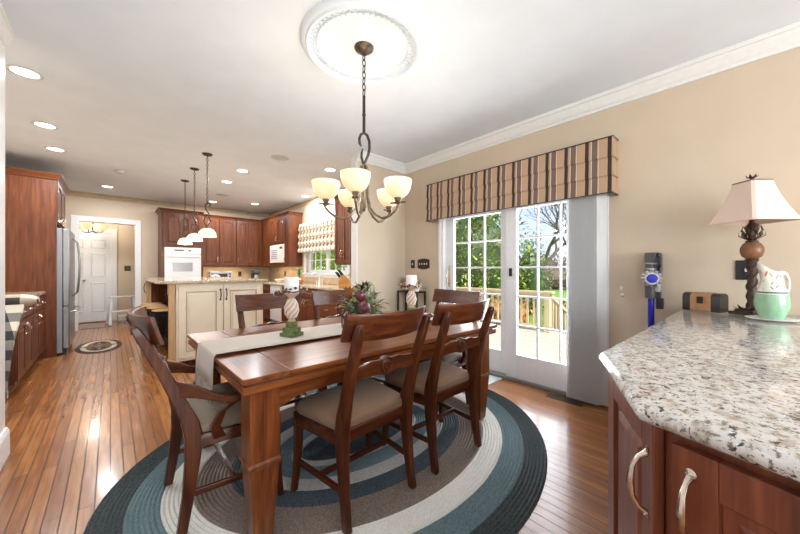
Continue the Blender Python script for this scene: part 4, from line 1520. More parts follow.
def candle_set(x, y, lab_h, lab_c, lab_r, rz):
    h = thing('candle_holder', lab_h, 'candle holder', (x, y, zt + 0.003), rz, 'swirled candle holders on the runner')
    m = MB()
    m.box(-0.052, 0.052, -0.052, 0.052, 0, 0.024)
    m.box(-0.04, 0.04, -0.04, 0.04, 0.024, 0.055)
    m.box(-0.026, 0.026, -0.026, 0.026, 0.055, 0.093)
    m.build('base', M_GREENP, h, 0.003, 0)
    prof = [(0.0, 0.093), (0.026, 0.094), (0.026, 0.102), (0.02, 0.106), (0.028, 0.12), (0.042, 0.145), (0.047, 0.17), (0.044, 0.195), (0.034, 0.222), (0.022, 0.245), (0.020, 0.256), (0.032, 0.268), (0.05, 0.278), (0.05, 0.284), (0.0, 0.284)]
    prof = [(r_ * 0.9, 0.093 + (z_ - 0.093) * 0.93) for r_, z_ in prof]
    MB().lathe(prof, n=24).build('body', M_SWIRL, h)
    m = MB()
    pr = prof[4:10]
    for k in range(7):
        pts = []
        for i in range(17):
            t = i / 16 * (len(pr) - 1)
            j = min(int(t), len(pr) - 2)
            u = t - j
            r = pr[j][0] * (1 - u) + pr[j + 1][0] * u
            z = pr[j][1] * (1 - u) + pr[j + 1][1] * u
            a = 2 * PI * k / 7 + i / 16 * 2.6
            pts.append((r * math.cos(a), r * math.sin(a), z))
        m.tube(pts, 0.0052, 6)
    m.build('ridges', M_SWIRLW, h)
    m = MB().lathe([(0.0, 0.0), (0.044, 0.0), (0.0445, 0.003), (0.0445, 0.100), (0.042, 0.104), (0.035, 0.101), (0.0, 0.099)], n=28)
    c = m.build('candle', M_CANDLE, None, origin=(0, 0, 0))
    c.location = (x, y, zt + 0.003 + 0.2715)
    tag(c, lab_c, 'candle', 'white pillar candles on the table')
    m = MB()
    rnd = random.Random(int(x * 100))
    for k in range(70):
        a = rnd.uniform(0, 2 * PI)
        r = rnd.uniform(0.055, 0.105)
        z = rnd.uniform(-0.012, 0.03) - (r - 0.055) * 0.3
        m.mi = rnd.choice((0, 1, 2, 2, 3))
        if m.mi == 3:
            d = Vector((math.cos(a + .5), math.sin(a + .5), rnd.uniform(-.3, .5)))
            p = Vector((r * math.cos(a), r * math.sin(a), z))
            s_ = Vector((-d.y, d.x, 0)) * 0.012
            m.put([p, p + d * .02 + s_, p + d * .045, p + d * .02 - s_], [(0, 1, 2), (0, 2, 3)])
        else:
            m.ball((r * math.cos(a), r * math.sin(a), z), rnd.uniform(0.006, 0.011), 8)
    for q in range(3):
        m.mi = 3
        m.tube([((0.062 + q * .01) * math.cos(2 * PI * k / 20), (0.062 + q * .01) * math.sin(2 * PI * k / 20), 0.004 * math.sin(k * 2.1) + 0.004) for k in range(20)], 0.004, 5, closed=True)
    g = m.build('candle_ring', [plain('berry_rust', (0.28, 0.09, 0.04), 0.4), plain('berry_plum', (0.10, 0.03, 0.035), 0.35), plain('berry_cream', (0.6, 0.46, 0.3), 0.5), plain('twig_brown', (0.12, 0.08, 0.04), 0.7)], None, origin=(0, 0, 0))
    g.location = (x, y, zt + 0.003 + 0.28)
    tag(g, lab_r, 'candle ring', 'berry rings around the candles')


candle_set(0.853, 1.955, 'whitewashed swirl candle holder with stepped green foot, nearer one on the runner', 'white pillar candle on the nearer swirl holder, before the cream island', 'ring of berries and twigs around the nearer white candle', R(20))
candle_set(1.925, 1.955, 'swirl candle holder at the far end of the runner, behind the fruit centrepiece', 'white pillar candle on the far holder, before the corner console', 'ring of berries and twigs around the farther white candle', R(-10))

# fruit centrepiece
BX, BY = 1.383, 1.925
cp = thing('fruit_centrepiece', 'fruit and foliage centrepiece with apples in a black wire stand', 'centrepiece', (BX, BY, zt + 0.003))
m = MB()
for z, r in ((0.005, 0.15), (0.10, 0.15)):
    m.tube([(r * math.cos(2 * PI * k / 32), r * math.sin(2 * PI * k / 32), z) for k in range(32)], 0.0045, 6, closed=True)
for k in range(10):
    a = 2 * PI * k / 10
    c, s = math.cos(a), math.sin(a)
    m.tube([(0.15 * c, 0.15 * s, 0.005), (0.15 * c, 0.15 * s, 0.1)], 0.004, 6)
    a2 = a + PI / 10
    pts = []
    for j in range(14):
        t = j / 13 * 2 * PI
        pts.append((0.15 * math.cos(a2 + 0.22 * math.cos(t)), 0.15 * math.sin(a2 + 0.22 * math.cos(t)), 0.053 + 0.04 * math.sin(t)))
    m.tube(pts[:-1], 0.0028, 5, closed=True)
for k in range(5):
    a = PI * k / 5
    m.tube([(0.15 * math.cos(a), 0.15 * math.sin(a), 0.005), (-0.15 * math.cos(a), -0.15 * math.sin(a), 0.005)], 0.003, 5)
m.build('wire_stand', M_BLKMET, cp)
rnd = random.Random(4)
FS = 0.88


def leaf(m, p, d, L, wd, curl=0.2):
    d = d.normalized()
    up = Vector((0, 0, 1))
    s = d.cross(up)
    if s.length < 0.05:
        s = Vector((1, 0, 0))
    s.normalize()
    n = s.cross(d)
    q = lambda t, w, h: p + d * (L * t) + s * (wd * w) + n * (L * h)
    m.put([q(0, 0, 0), q(.35, .5, .05), q(.35, 0, 0.0), q(.35, -.5, .05), q(.7, .4, .02), q(.7, 0, -.04), q(.7, -.4, .02), q(1, 0, -curl)],
          [(0, 2, 1), (0, 3, 2), (1, 2, 5, 4), (2, 3, 6, 5), (4, 5, 7), (5, 6, 7)])


m = MB()
for k in range(230):
    a = rnd.uniform(0, 2 * PI)
    el = rnd.uniform(-0.25, 1.35)
    rr = rnd.uniform(0.09, 0.15)
    d = Vector((math.cos(a) * math.cos(el), math.sin(a) * math.cos(el), math.sin(el)))
    p = Vector((0, 0, 0.14)) + Vector((d.x * rr, d.y * rr, d.z * rr * 0.95))
    m.mi = rnd.choice((0, 1, 1, 1, 2, 2, 3, 4))
    dd = d + Vector((rnd.uniform(-.8, .8), rnd.uniform(-.8, .8), rnd.uniform(-.4, .4)))
    leaf(m, p, dd, rnd.uniform(0.05, 0.085), rnd.uniform(0.02, 0.036), 0.15)
m.mi = 0
m.ball((0, 0, 0.14), 0.115, 14, (1, 1, 0.9))
fo = m.build('foliage', [plain('sage_leaf', (0.10, 0.15, 0.06), 0.6), plain('pale_sage_leaf', (0.48, 0.53, 0.40), 0.6), plain('yellow_green_leaf', (0.55, 0.52, 0.20), 0.6), plain('rust_leaf', (0.26, 0.10, 0.04), 0.6), plain('dark_leaf', (0.02, 0.035, 0.02), 0.5)], cp, 0, 0)
M_APPLE = plain('plum_red_apple', (0.13, 0.025, 0.035), 0.3, coat=0.3, var=0.4, vscale=14)


def apple(p, r, tilt):
    m = MB()
    T = Matrix.Rotation(tilt, 4, RT)
    prof = [(0.0, -0.80), (0.25, -0.9), (0.6, -0.78), (0.9, -0.35), (1.0, 0.1), (0.93, 0.5), (0.68, 0.82), (0.38, 0.9), (0.15, 0.8), (0.0, 0.62)]
    m.lathe([(a * r, b * r) for a, b in prof], p, 20, mat=T)
    o = m.build('apple', M_APPLE, cp)
    m = MB()
    q = Vector(p)
    ax = T @ Vector((0, 0, 1))
    m.tube([q + ax * r * 0.6, q + ax * r * 1.0, q + ax * r * 1.2 + RT * 0.006], 0.0025, 5)
    m.build('stem', M_BARK, o)


apple(tuple(-FW * 0.155 + RT * 0.03 + Vector((0, 0, 0.160))), 0.046, R(60))
apple(tuple(-FW * 0.12 + RT * 0.004 + Vector((0, 0, 0.235))), 0.042, R(35))
apple(tuple(FW * 0.12 + RT * 0.06 + Vector((0, 0, 0.22))), 0.042, R(-30))
m = MB()
c = -FW * 0.02 + RT * 0.01
for k in range(22):
    a = rnd.uniform(0, 2 * PI)
    el = rnd.uniform(0.5, 1.4)
    d = Vector((math.cos(a) * math.cos(el), math.sin(a) * math.cos(el), math.sin(el)))
    leaf(m, c + Vector((0, 0, 0.24)) + d * 0.02, d, rnd.uniform(0.06, 0.10), 0.02, 0.25)
m.build('spiky_tuft', plain('dark_tuft_leaf', (0.018, 0.03, 0.03), 0.5), cp, 0, 0)
m = MB()
for k in range(14):
    m.ball(tuple(-FW * rnd.uniform(.1, .16) - RT * rnd.uniform(.05, .12) + Vector((0, 0, rnd.uniform(.05, .14)))), 0.011, 8)
m.build('berries', plain('deep_red_berry', (0.14, 0.01, 0.015), 0.3), cp)
m = MB()
for k in range(4):
    a = 0.6 * k - 0.9
    leaf(m, -FW * 0.1 - RT * 0.085 + Vector((0, 0, 0.2)), Vector((0, 0, 1)) - RT * (0.35 * math.sin(a)) - FW * 0.3 * math.cos(a), 0.115, 0.05, 0.1)
m.build('brown_leaves', plain('copper_leaf', (0.30, 0.11, 0.04), 0.4), cp, 0, 0)

m = MB()
rnd = random.Random(9)
for k in range(16):
    m.mi = k % 2
    m.ball((rnd.uniform(-.04, .04), rnd.uniform(-.04, .04), 0.012 + rnd.uniform(0, 0.028)), 0.012, 8)
for k in range(8):
    m.mi = 2
    leaf(m, Vector((0, 0, 0.015)), Vector((math.cos(k * .8), math.sin(k * .8), 0.3)), 0.07, 0.02)
o = m.build('berry_sprig', [plain('red_berry', (0.35, 0.03, 0.03), 0.3), plain('wine_berry', (0.12, 0.015, 0.02), 0.3), plain('sprig_leaf', (0.16, 0.06, 0.03), 0.6)], None, 0, 40, origin=(0, 0, 0))
o.location = tuple(Vector((1.925, 1.955, zt + 0.004)) + RT * 0.125 - FW * 0.03)
tag(o, 'small sprig of red berries lying on the runner beside the far candle holder', 'berries')

# ------------------------------------------------------------------ patio door dressing
VY0, VY1, VZ0, VZ1 = 0.748, 2.83, 1.85, 2.315
va = thing('window_valance', 'wide striped tan, brown and black box valance above the patio door', 'valance', (3.08, VY0, VZ0), world=True)
M_STRIPE = mat_stripes('valance_stripe', 'Y', 0.171, [(0, (0.04, 0.027, 0.026)), (0.17, (0.48, 0.32, 0.20)), (0.56, (0.66, 0.57, 0.47)), (0.60, (0.18, 0.115, 0.095)), (0.86, (0.66, 0.57, 0.47)), (0.90, (0.44, 0.28, 0.175))])
m = MB()
m.box(3.085, 3.228, VY0 + 0.004, VY1 - 0.004, VZ1 - 0.02, VZ1 - 0.002)
m.box(3.085, 3.095, VY0 + 0.004, VY1 - 0.004, VZ0 + 0.02, VZ1 - 0.02)
m.build('board', M_BLACK, va, 0, 0)
for k in range(3):
    zt_, zb_ = VZ1 - k * 0.155, VZ1 - (k + 1) * 0.155 - (0.012 if k < 2 else 0)
    m = MB()
    a, b = (3.078, 3.066)
    e0, e1 = 0.002, 0.012
    top = [(3.228, VY0 - e0, zt_), (a, VY0 - e0, zt_), (a, VY1 + e0, zt_), (3.228, VY1 + e0, zt_), (3.228, VY1 + e0 - .004, zt_), (a + .006, VY1 + e0 - .004, zt_), (a + .006, VY0 - e0 + .004, zt_), (3.228, VY0 - e0 + .004, zt_)]
    bot = [(3.228, VY0 - e1, zb_), (b, VY0 - e1, zb_), (b, VY1 + e1, zb_), (3.228, VY1 + e1, zb_), (3.228, VY1 + e1 - .004, zb_), (b + .006, VY1 + e1 - .004, zb_), (b + .006, VY0 - e1 + .004, zb_), (3.228, VY0 - e1 + .004, zb_)]
    m.loft([bot, top])
    m.build('fabric_tier', M_STRIPE, va, 0, 0)
m = MB()
for z in (VZ1 + 0.001, VZ0 - 0.004):
    x = 3.074 if z > 2 else 3.062
    m.tube([(3.226, VY0 - .01, z), (x, VY0 - .01, z), (x, VY1 + .01, z), (3.226, VY1 + .01, z)], 0.005, 6)
m.build('welt', M_BLACK, va)

bl = thing('vertical_blind', 'grey white vertical blind stacked at the right side of the patio door', 'blind', (3.14, 0.98, 1.9), world=True)
MB().box(3.115, 3.165, PD0 - 0.05, PD1 + 0.03, 1.90, 1.94).build('head_rail', M_TRIM, bl, 0.003, 0)
nv = 15
for k in range(nv):
    y = 0.838 + k * 0.0175
    m = MB()
    a = R(-43)
    d = Vector((math.cos(a), math.sin(a), 0))
    n = Vector((-d.y, d.x, 0))
    c = Vector((3.142, y, 0))
    row = []
    for j in range(6):
        t = -1 + 2 * j / 5
        row.append(c + d * (t * 0.046) + n * (0.010 * (1 - t * t)))
    lo = [p + n * 0.0006 + Vector((0, 0, 0.025)) for p in row] + [p - n * 0.0006 + Vector((0, 0, 0.025)) for p in row[::-1]]
    hi = [Vector((p.x, p.y, 1.898)) for p in lo]
    m.loft([lo, hi])
    m.build('vane', M_BLIND, bl, 0, 40)
m = MB()
m.box(3.214, 3.229, 0.700, 0.722, 1.03, 1.06)
tag(m.build('cord_cleat', M_WHITE, bev=0.003, smooth=0), 'small white cord cleat on the beige wall right of the blind, upper', 'cleat', 'cord cleats')
m = MB()
m.box(3.214, 3.229, 0.695, 0.717, 0.975, 1.0)
tag(m.build('cord_cleat', M_WHITE, bev=0.003, smooth=0), 'small white cord cleat on the beige wall right of the blind, lower', 'cleat', 'cord cleats')

rg = thing('floor_register', 'dark brass floor vent register before the patio door blind', 'floor vent', (3.10, 1.12, 0.001), world=True)
m = MB()
m.box(3.045, 3.06, 0.965, 1.285, 0.001, 0.006)
m.box(3.145, 3.16, 0.965, 1.285, 0.001, 0.006)
m.box(3.06, 3.145, 0.965, 0.98, 0.001, 0.006)
m.box(3.06, 3.145, 1.27, 1.285, 0.001, 0.006)
m.build('rim', M_BRONZE, rg, 0.001, 0)
MB().box(3.06, 3.145, 0.98, 1.27, 0.001, 0.002).build('duct', M_BLACK, rg, 0, 0)
m = MB()
for k in range(19):
    y = 0.988 + k * 0.0148
    m.box(3.06, 3.145, y, y + 0.006, 0.002, 0.0055)
m.box(3.099, 3.105, 0.98, 1.27, 0.002, 0.0058)
m.build('grille', M_BRONZE, rg, 0, 0)


def switch_plate(name, label, y, z, n, w, h, mat):
    o = thing(name, label, 'switch plate', (XR, y, z), world=True)
    m = MB()
    pts = [(y - w / 2, z - h / 2), (y + w / 2, z - h / 2), (y + w / 2, z + h / 2), (y - w / 2, z + h / 2)]
    if n > 1:
        pts = [(y - w / 2, z - h * .38)] + [(y - w / 2 + w * t, z - h * (.38 + .12 * math.sin(PI * t))) for t in (.15, .35, .5, .65, .85)] + [(y + w / 2, z - h * .38), (y + w / 2, z + h * .38)] + [(y - w / 2 + w * t, z + h * (.38 + .12 * math.sin(PI * t))) for t in (.85, .65, .5, .35, .15)] + [(y - w / 2, z + h * .38)]
    m.prism(pts, XR - 0.008, XR - 0.001, 'yz')
    m.build('plate', mat, o, 0.002, 0)
    for k in range(n):
        yy = y + (k - (n - 1) / 2) * 0.046
        MB().box(XR - 0.018, XR - 0.0085, yy - 0.006, yy + 0.006, z - 0.012, z + 0.012).build('toggle', M_WHITE, o, 0.002, 0)
    return o


M_PLATE = plain('dark_bronze_plate', (0.06, 0.035, 0.022), 0.4, 0.5)
switch_plate('light_switch', 'small dark bronze single switch plate on the wall by the room corner', 3.245, 1.285, 1, 0.075, 0.12, M_PLATE)
switch_plate('light_switch', 'wide dark bronze switch plate with four white toggles left of the patio door', 3.035, 1.285, 4, 0.225, 0.15, M_PLATE)
switch_plate('light_switch', 'dark switch plate on the beige wall behind the table lamp', -0.005, 1.20, 1, 0.10, 0.135, M_BLACK)
o = thing('wall_plate', 'small dark brass plate on the hall wall right of the white door', 'switch plate', (0.30, 9.98, 1.22), world=True)
MB().box(0.245, 0.36, 9.972, 9.979, 1.18, 1.30).build('plate', M_PLATE, o, 0.003, 0)
MB().box(0.265, 0.34, 9.966, 9.9715, 1.215, 1.265).build('inset', M_BRONZE, o, 0.001, 0)

# ------------------------------------------------------------------ kitchen window shade
M_CHECK = mat_plaid('cream_brown_check', (0, 1, 0), (0, 0, 1), 0.145, (0.80, 0.76, 0.68), (0.56, 0.40, 0.24), (0.06, 0.045, 0.04), 0.58)
sh = thing('roman_shade', 'cream, tan and black checked roman shade over the kitchen window', 'window shade', (3.15, KW0 - 0.06, 1.58), world=True)
for k in range(4):
    zt_ = 2.22 - k * 0.155
    m = MB()
    x = 3.115 - 0.004 * k
    y0, y1 = KW0 + 0.02, KW1 + 0.10
    m.loft([[(3.205, y0, zt_ - 0.165), (x - 0.03, y0, zt_ - 0.165), (x - 0.03, y1, zt_ - 0.165), (3.205, y1, zt_ - 0.165)],
            [(3.205, y0, zt_ - 0.12), (x - 0.035, y0, zt_ - 0.12), (x - 0.035, y1, zt_ - 0.12), (3.205, y1, zt_ - 0.12)],
            [(3.205, y0, zt_), (x, y0, zt_), (x, y1, zt_), (3.205, y1, zt_)]])
    m.build('fold', M_CHECK, sh, 0.004, 0)

# ------------------------------------------------------------------ kitchen counter things
KC = 0.9145
o = thing('toaster_oven', 'black toaster oven with silver frame on the back counter', 'toaster oven', (1.95, 8.55, KC))
MB().box(-0.24, 0.24, -0.12, 0.15, 0.012, 0.245).build('body', M_SILV, o, 0.012, 0)
MB().box(-0.21, 0.13, -0.127, -0.121, 0.04, 0.215).build('glass_door', M_BLACK, o, 0.003, 0)
m = MB()
m.tube([(-0.19, -0.127, 0.2), (-0.19, -0.15, 0.2), (0.11, -0.15, 0.2), (0.11, -0.127, 0.2)], 0.006)
m.build('handle', M_SILV, o)
m = MB()
for z in (0.07, 0.13, 0.19):
    m.cyl((0.185, -0.121, z), (0.185, -0.138, z), 0.018)
m.build('knobs', M_BLACK, o)
o = thing('toaster', 'rounded white toaster in front of the black toaster oven', 'toaster', (1.80, 8.36, KC))
m = MB()
pts = [(-0.075, 0.01), (0.075, 0.01), (0.085, 0.08), (0.075, 0.14), (0.045, 0.175), (0, 0.185), (-0.045, 0.175), (-0.075, 0.14), (-0.085, 0.08)]
m.prism([(x * 1.3, z) for x, z in pts], -0.07, 0.055, 'xz')
m.build('body', M_WHITE, o, 0.012, 40)
m = MB()
m.prism([(0.06 * math.cos(t), 0.09 + 0.05 * math.sin(t)) for t in [2 * PI * k / 20 for k in range(20)]], -0.076, -0.0705, 'xz')
m.build('front_ring', M_BLACK, o, 0.001, 40)
o = thing('coffee_maker', 'small black coffee maker in the kitchen back corner', 'coffee maker', (2.78, 8.56, KC))
MB().box(-0.09, 0.09, -0.11, 0.11, 0, 0.03).build('base', M_BLACK, o, 0.006, 0)
MB().box(-0.09, 0.09, 0.03, 0.11, 0.03, 0.20).build('tower', M_BLACK, o, 0.006, 0)
MB().box(-0.09, 0.09, -0.1, 0.11, 0.2, 0.29).build('head', M_GREYP, o, 0.02, 0)
MB().lathe([(0.0, 0.03), (0.055, 0.032), (0.062, 0.09), (0.05, 0.14), (0.045, 0.165), (0.0, 0.165)], (0, -0.04, 0), 20).build('carafe', M_OVENG, o)
m = MB().lathe([(0.0, 0.0), (0.05, 0.0), (0.055, 0.012), (0.095, 0.045), (0.12, 0.075), (0.115, 0.076), (0.088, 0.05), (0.0, 0.02)], (2.88, 7.25, KC), 28)
tag(m.build('serving_bowl', M_PLAST), 'small white bowl on the kitchen counter left of the vase', 'bowl')
o = thing('flower_vase', 'rounded rust vase with green leaves beside the kitchen window', 'vase', (2.93, 6.33, KC))
MB().lathe([(0.0, 0.0), (0.05, 0.0), (0.085, 0.04), (0.088, 0.075), (0.06, 0.115), (0.035, 0.135), (0.04, 0.15), (0.0, 0.145)]).build('vase', plain('rust_glaze', (0.50, 0.17, 0.06), 0.3, var=0.3), o)
m = MB()
rnd = random.Random(3)
for k in range(26):
    a = rnd.uniform(0, 6.28)
    leaf(m, Vector((0, 0, 0.14 + rnd.uniform(0, .12))), Vector((math.cos(a), math.sin(a), rnd.uniform(.2, 1.6))), rnd.uniform(.06, .11), .035)
m.build('leaves', plain('emerald_leaf', (0.03, 0.30, 0.13), 0.4), o, 0, 0)
o = thing('kitchen_faucet', 'white kitchen faucet below the window', 'faucet', (3.12, 5.82, KC))
m = MB()
m.lathe([(0.0, 0.0), (0.03, 0.0), (0.026, 0.02), (0.018, 0.03), (0.016, 0.12), (0.0, 0.13)], n=16)
m.tube([(0, 0, 0.1), (-0.01, 0, 0.19), (-0.05, 0, 0.235), (-0.11, 0, 0.235), (-0.16, 0, 0.205), (-0.17, 0, 0.18)], 0.014, 10)
m.build('spout', M_WHITE, o)
m = MB()
m.tube([(0, -0.12, 0), (0, -0.12, 0.06), (-0.02, -0.15, 0.085)], 0.012, 8)
m.tube([(0, 0.12, 0), (0, 0.12, 0.07)], 0.012, 8)
m.build('lever', M_WHITE, o)
o = thing('knife_block', 'light wood knife block with black handled knives near the partition end', 'knife block', (2.80, 4.34, KC), R(-52))
m = MB()
m.prism([(-0.10, 0.0), (0.09, 0.0), (0.10, 0.03), (-0.045, 0.205), (-0.115, 0.145)], -0.055, 0.055, 'xz')
kb = m.build('block', KNIFEW['x'], o, 0.005, 0)
m = MB()
for r in range(2):
    for k in range(3):
        bx, bz = -0.100 + r * 0.04, 0.165 + r * 0.034
        y = -0.034 + k * 0.034
        m.tube([(bx, y, bz), (bx - 0.055, y, bz + 0.07), (bx - 0.07, y, bz + 0.085)], [0.011, 0.012, 0.009], 6)
m.build('knife_handles', M_BLACK, o)
for y, x, rz, lab in ((0, 0, 0, ''),):
    pass
for i, (loc, lab, right) in enumerate((((2.47, YB - 0.013, 1.10), 'dark outlet plate on the tiled backsplash beside the coffee maker', 0), ((XR - 0.013, 7.75, 1.11), 'dark outlet plate on the backsplash below the microwave, left one', 1), ((XR - 0.013, 6.95, 1.11), 'dark outlet plate on the backsplash nearest the kitchen window', 1))):
    m = MB()
    x, y, z = loc
    if right:
        m.box(x - 0.006, x - 0.0005, y - 0.037, y + 0.037, z - 0.06, z + 0.06)
        m.box(x - 0.009, x - 0.006, y - 0.017, y + 0.017, z - 0.04, z + 0.04)
    else:
        m.box(x - 0.037, x + 0.037, y - 0.006, y - 0.0005, z - 0.06, z + 0.06)
        m.box(x - 0.017, x + 0.017, y - 0.009, y - 0.006, z - 0.04, z + 0.04)
    tag(m.build('wall_outlet', M_PLATE, bev=0.001, smooth=0), lab, 'outlet', 'backsplash outlets')
for (x, y, sx, sy, lab) in ((2.0, 8.62, 0.9, 0.03, 'back'), (3.05, 7.5, 0.03, 1.2, 'right')):
    light('under_cabinet_lamp', 'AREA', (x, y, UZ0 - 0.01), P_UNDER, (1, 0.8, 0.55), shape='RECTANGLE', size=sx, size_y=sy)

# ------------------------------------------------------------------ hall things
o = thing('step_stool', 'white folding step stool standing in the hall by the tan wall', 'step stool', (0.20, 9.45, 0), R(8))
o.scale = (1.15, 1.1, 1.05)
for s in (-1, 1):
    m = MB()
    m.tube([(s * 0.21, -0.22, 0.012), (s * 0.16, 0.0, 0.56)], 0.024, 8)
    m.build('leg', M_WHITE, o)
    m = MB()
    m.tube([(s * 0.2, 0.2, 0.012), (s * 0.15, 0.02, 0.54)], 0.022, 8)
    m.build('leg', M_WHITE, o)
MB().box(-0.19, 0.19, -0.06, 0.12, 0.56, 0.585).build('top_step', M_WHITE, o, 0.008, 0)
MB().box(-0.185, 0.185, -0.22, -0.06, 0.27, 0.295).build('lower_step', M_WHITE, o, 0.008, 0)
hl = thing('hall_chandelier', 'small hall light with four glass bell shades seen through the doorway', 'ceiling light', (-0.28, 9.45, H), world=True)
hx, hy = -0.28, 9.45
m = MB()
m.cyl((hx, hy, 2.02), (hx, hy, H - 0.001), 0.012)
m.lathe([(0, H - 0.03), (0.06, H - 0.025), (0.07, H - 0.001), (0, H - 0.001)], (hx, hy, 0))
m.build('stem', M_IRON, hl)
for k in range(4):
    a = PI / 4 + k * PI / 2 + 0.4
    d = Vector((math.cos(a), math.sin(a), 0))
    c = Vector((hx, hy, 0))
    m = MB()
    m.tube([c + d * r + Vector((0, 0, z)) for r, z in ((0.0, 2.06), (0.06, 2.0), (0.14, 2.0), (0.18, 2.05))], 0.008, 7)
    ar = m.build('arm', M_IRON, hl)
    MB().lathe([(0.025, 2.05), (0.05, 2.07), (0.07, 2.12), (0.085, 2.17), (0.082, 2.17), (0.066, 2.122), (0.046, 2.075), (0.0, 2.055)], c + d * 0.18, 18).build('glass_shade', M_BOWL, ar)
light('hall_bulb', 'POINT', (hx, hy, 2.25), 26, (1, 0.9, 0.76), shadow_soft_size=0.1)

# ------------------------------------------------------------------ plaid chair
pc = thing('slipcovered_chair', 'high back chair in black, grey and cream checked slipcover at the left wall cabinets', 'chair', (-0.8, 4.1, 0), world=True)
M_PLAID = mat_plaid('buffalo_check', (0.75, 0.35, 0), (0, 0.35, 0.95), 0.17, (0.66, 0.62, 0.52), (0.20, 0.195, 0.18), (0.03, 0.03, 0.032), 0.5)
m = MB()
x0 = -1.10
loops = []
for y, z, x1 in ((3.88, 0.005, -0.615), (3.97, 0.30, -0.612), (4.12, 0.60, -0.60), (4.26, 0.80, -0.578), (4.33, 0.90, -0.56)):
    loops.append([(x0, y, z), (x1, y, z), (x1, y + 0.09, z), (x0, y + 0.09, z)])
m.loft(loops)
m.build('back_cover', M_PLAID, pc, 0.015, 0)
m = MB()
m.loft([[(x0, 3.99, 0.005), (-0.70, 3.99, 0.005), (-0.70, 4.66, 0.005), (x0, 4.66, 0.005)],
        [(x0, 4.10, 0.40), (-0.705, 4.10, 0.40), (-0.705, 4.64, 0.40), (x0, 4.64, 0.40)],
        [(x0, 4.16, 0.47), (-0.71, 4.16, 0.47), (-0.71, 4.63, 0.47), (x0, 4.63, 0.47)]])
m.build('skirted_seat', M_PLAID, pc, 0.012, 0)
m = MB()
loops = []
for k in range(13):
    t = k / 12
    x = x0 - 0.02 + (-0.485 - x0 + 0.02) * t
    r = 0.072 * (0.45 if k in (0, 12) else 0.85 if k in (1, 11) else 1)
    loops.append([(x, 4.40 + r * 1.15 * math.cos(2 * PI * j / 14), 0.925 + r * 0.78 * math.sin(2 * PI * j / 14)) for j in range(14)])
m.loft(loops)
m.build('rolled_top', mat_plaid('check_roll', (1, 0, 0), (0, 0.8, 0.9), 0.21, (0.68, 0.62, 0.48), (0.42, 0.36, 0.27), (0.05, 0.045, 0.045), 0.45), pc, 0, 60)

# ------------------------------------------------------------------ corner console
o = thing('console_table', 'narrow dark metal console table in the corner by the patio door', 'console table', (3.12, 3.17, 0), world=True)
KX0, KX1, KY0, KY1, KZ = 3.03, 3.21, 2.97, 3.37, 0.905
MB().box(KX0, KX1, KY0, KY1, KZ - 0.02, KZ).build('top', M_BLKMET, o, 0.003, 0)
for x in (KX0 + 0.012, KX1 - 0.012):
    for y in (KY0 + 0.012, KY1 - 0.012):
        MB().box(x - 0.011, x + 0.011, y - 0.011, y + 0.011, 0, KZ - 0.021).build('leg', M_BLKMET, o, 0.002, 0)
MB().box(KX0 + 0.024, KX1 - 0.024, KY0 + 0.005, KY1 - 0.005, 0.35, 0.365).build('shelf', M_BLKMET, o, 0.002, 0)
o = thing('table_fountain', 'small white dome top appliance with dark base on the corner console', 'appliance', (3.125, 3.16, KZ + 0.001))
MB().lathe([(0.0, 0.0), (0.075, 0.0), (0.078, 0.02), (0.04, 0.05), (0.035, 0.10), (0.0, 0.10)]).build('base', M_BLACK, o)
MB().lathe([(0.0, 0.101), (0.05, 0.101), (0.085, 0.13), (0.088, 0.15), (0.07, 0.16), (0.072, 0.185), (0.05, 0.205), (0.0, 0.21)]).build('top', M_PLAST, o)
m = MB()
rnd = random.Random(5)
for k in range(14):
    m.mi = k % 2
    a = rnd.uniform(0, 6.28)
    m.ball((0.035 * math.cos(a), 0.035 * math.sin(a), 0.07 + rnd.uniform(-.02, .03)), 0.022, 8)
m.mi = 0
m.lathe([(0, 0), (0.035, 0), (0.045, 0.04), (0.035, 0.06), (0, 0.06)])
o = m.build('white_posy', [M_PLAST, plain('silver_grey_petal', (0.5, 0.5, 0.52), 0.6)], None, origin=(0, 0, 0))
o.location = (3.08, 3.035, KZ + 0.001)
tag(o, 'small white flower posy on the console behind the far candle', 'flowers')

# ------------------------------------------------------------------ near sideboard
P = [(1.262, 0.345), (0.828, 0.156), (0.585, -0.586), (3.226, -0.586), (3.226, 0.318)]


def inset(poly, d):
    n = len(poly)
    out = []
    for i in range(n):
        a, b, c = Vector(poly[i - 1]), Vector(poly[i]), Vector(poly[(i + 1) % n])
        e1, e2 = (b - a).normalized(), (c - b).normalized()
        n1, n2 = Vector((-e1.y, e1.x)), Vector((-e2.y, e2.x))
        k = n1 + n2
        out.append(tuple(b + k * (d / max(0.2, 1 + n1.dot(n2)))))
    return out


m = MB()
lv = [(0.022, 0.876), (0.010, 0.878), (0.003, 0.884), (0.0, 0.893), (0.0, 0.899), (0.004, 0.908), (0.011, 0.9125), (0.018, 0.914)]
m.loft([[(x, y, z) for x, y in inset(P, d)] for d, z in lv])
tag(m.build('granite_worktop', M_GRAN, smooth=50), 'speckled white granite worktop with a clipped corner on the near cherry cabinet', 'countertop')
sb = thing('sideboard_cabinet', 'near cherry cabinet with angled corner door under the white granite top', 'cabinet', (1.9, -0.1, 0), world=True)
Q = inset(P, 0.045)
Q[1] = (Q[1][0] + 0.013, Q[1][1] - 0.012)
Q[3] = (3.222, Q[3][1])
Q[4] = (3.222, Q[4][1])
m = MB()
m.loft([[(x, y, z) for x, y in Q] for z in (0.10, 0.874)])
m.loft([[(x, y, z) for x, y in inset(Q, 0.06)] for z in (0.0, 0.099)])
m.build('body', NEAR['z'], sb, 0.003, 0)


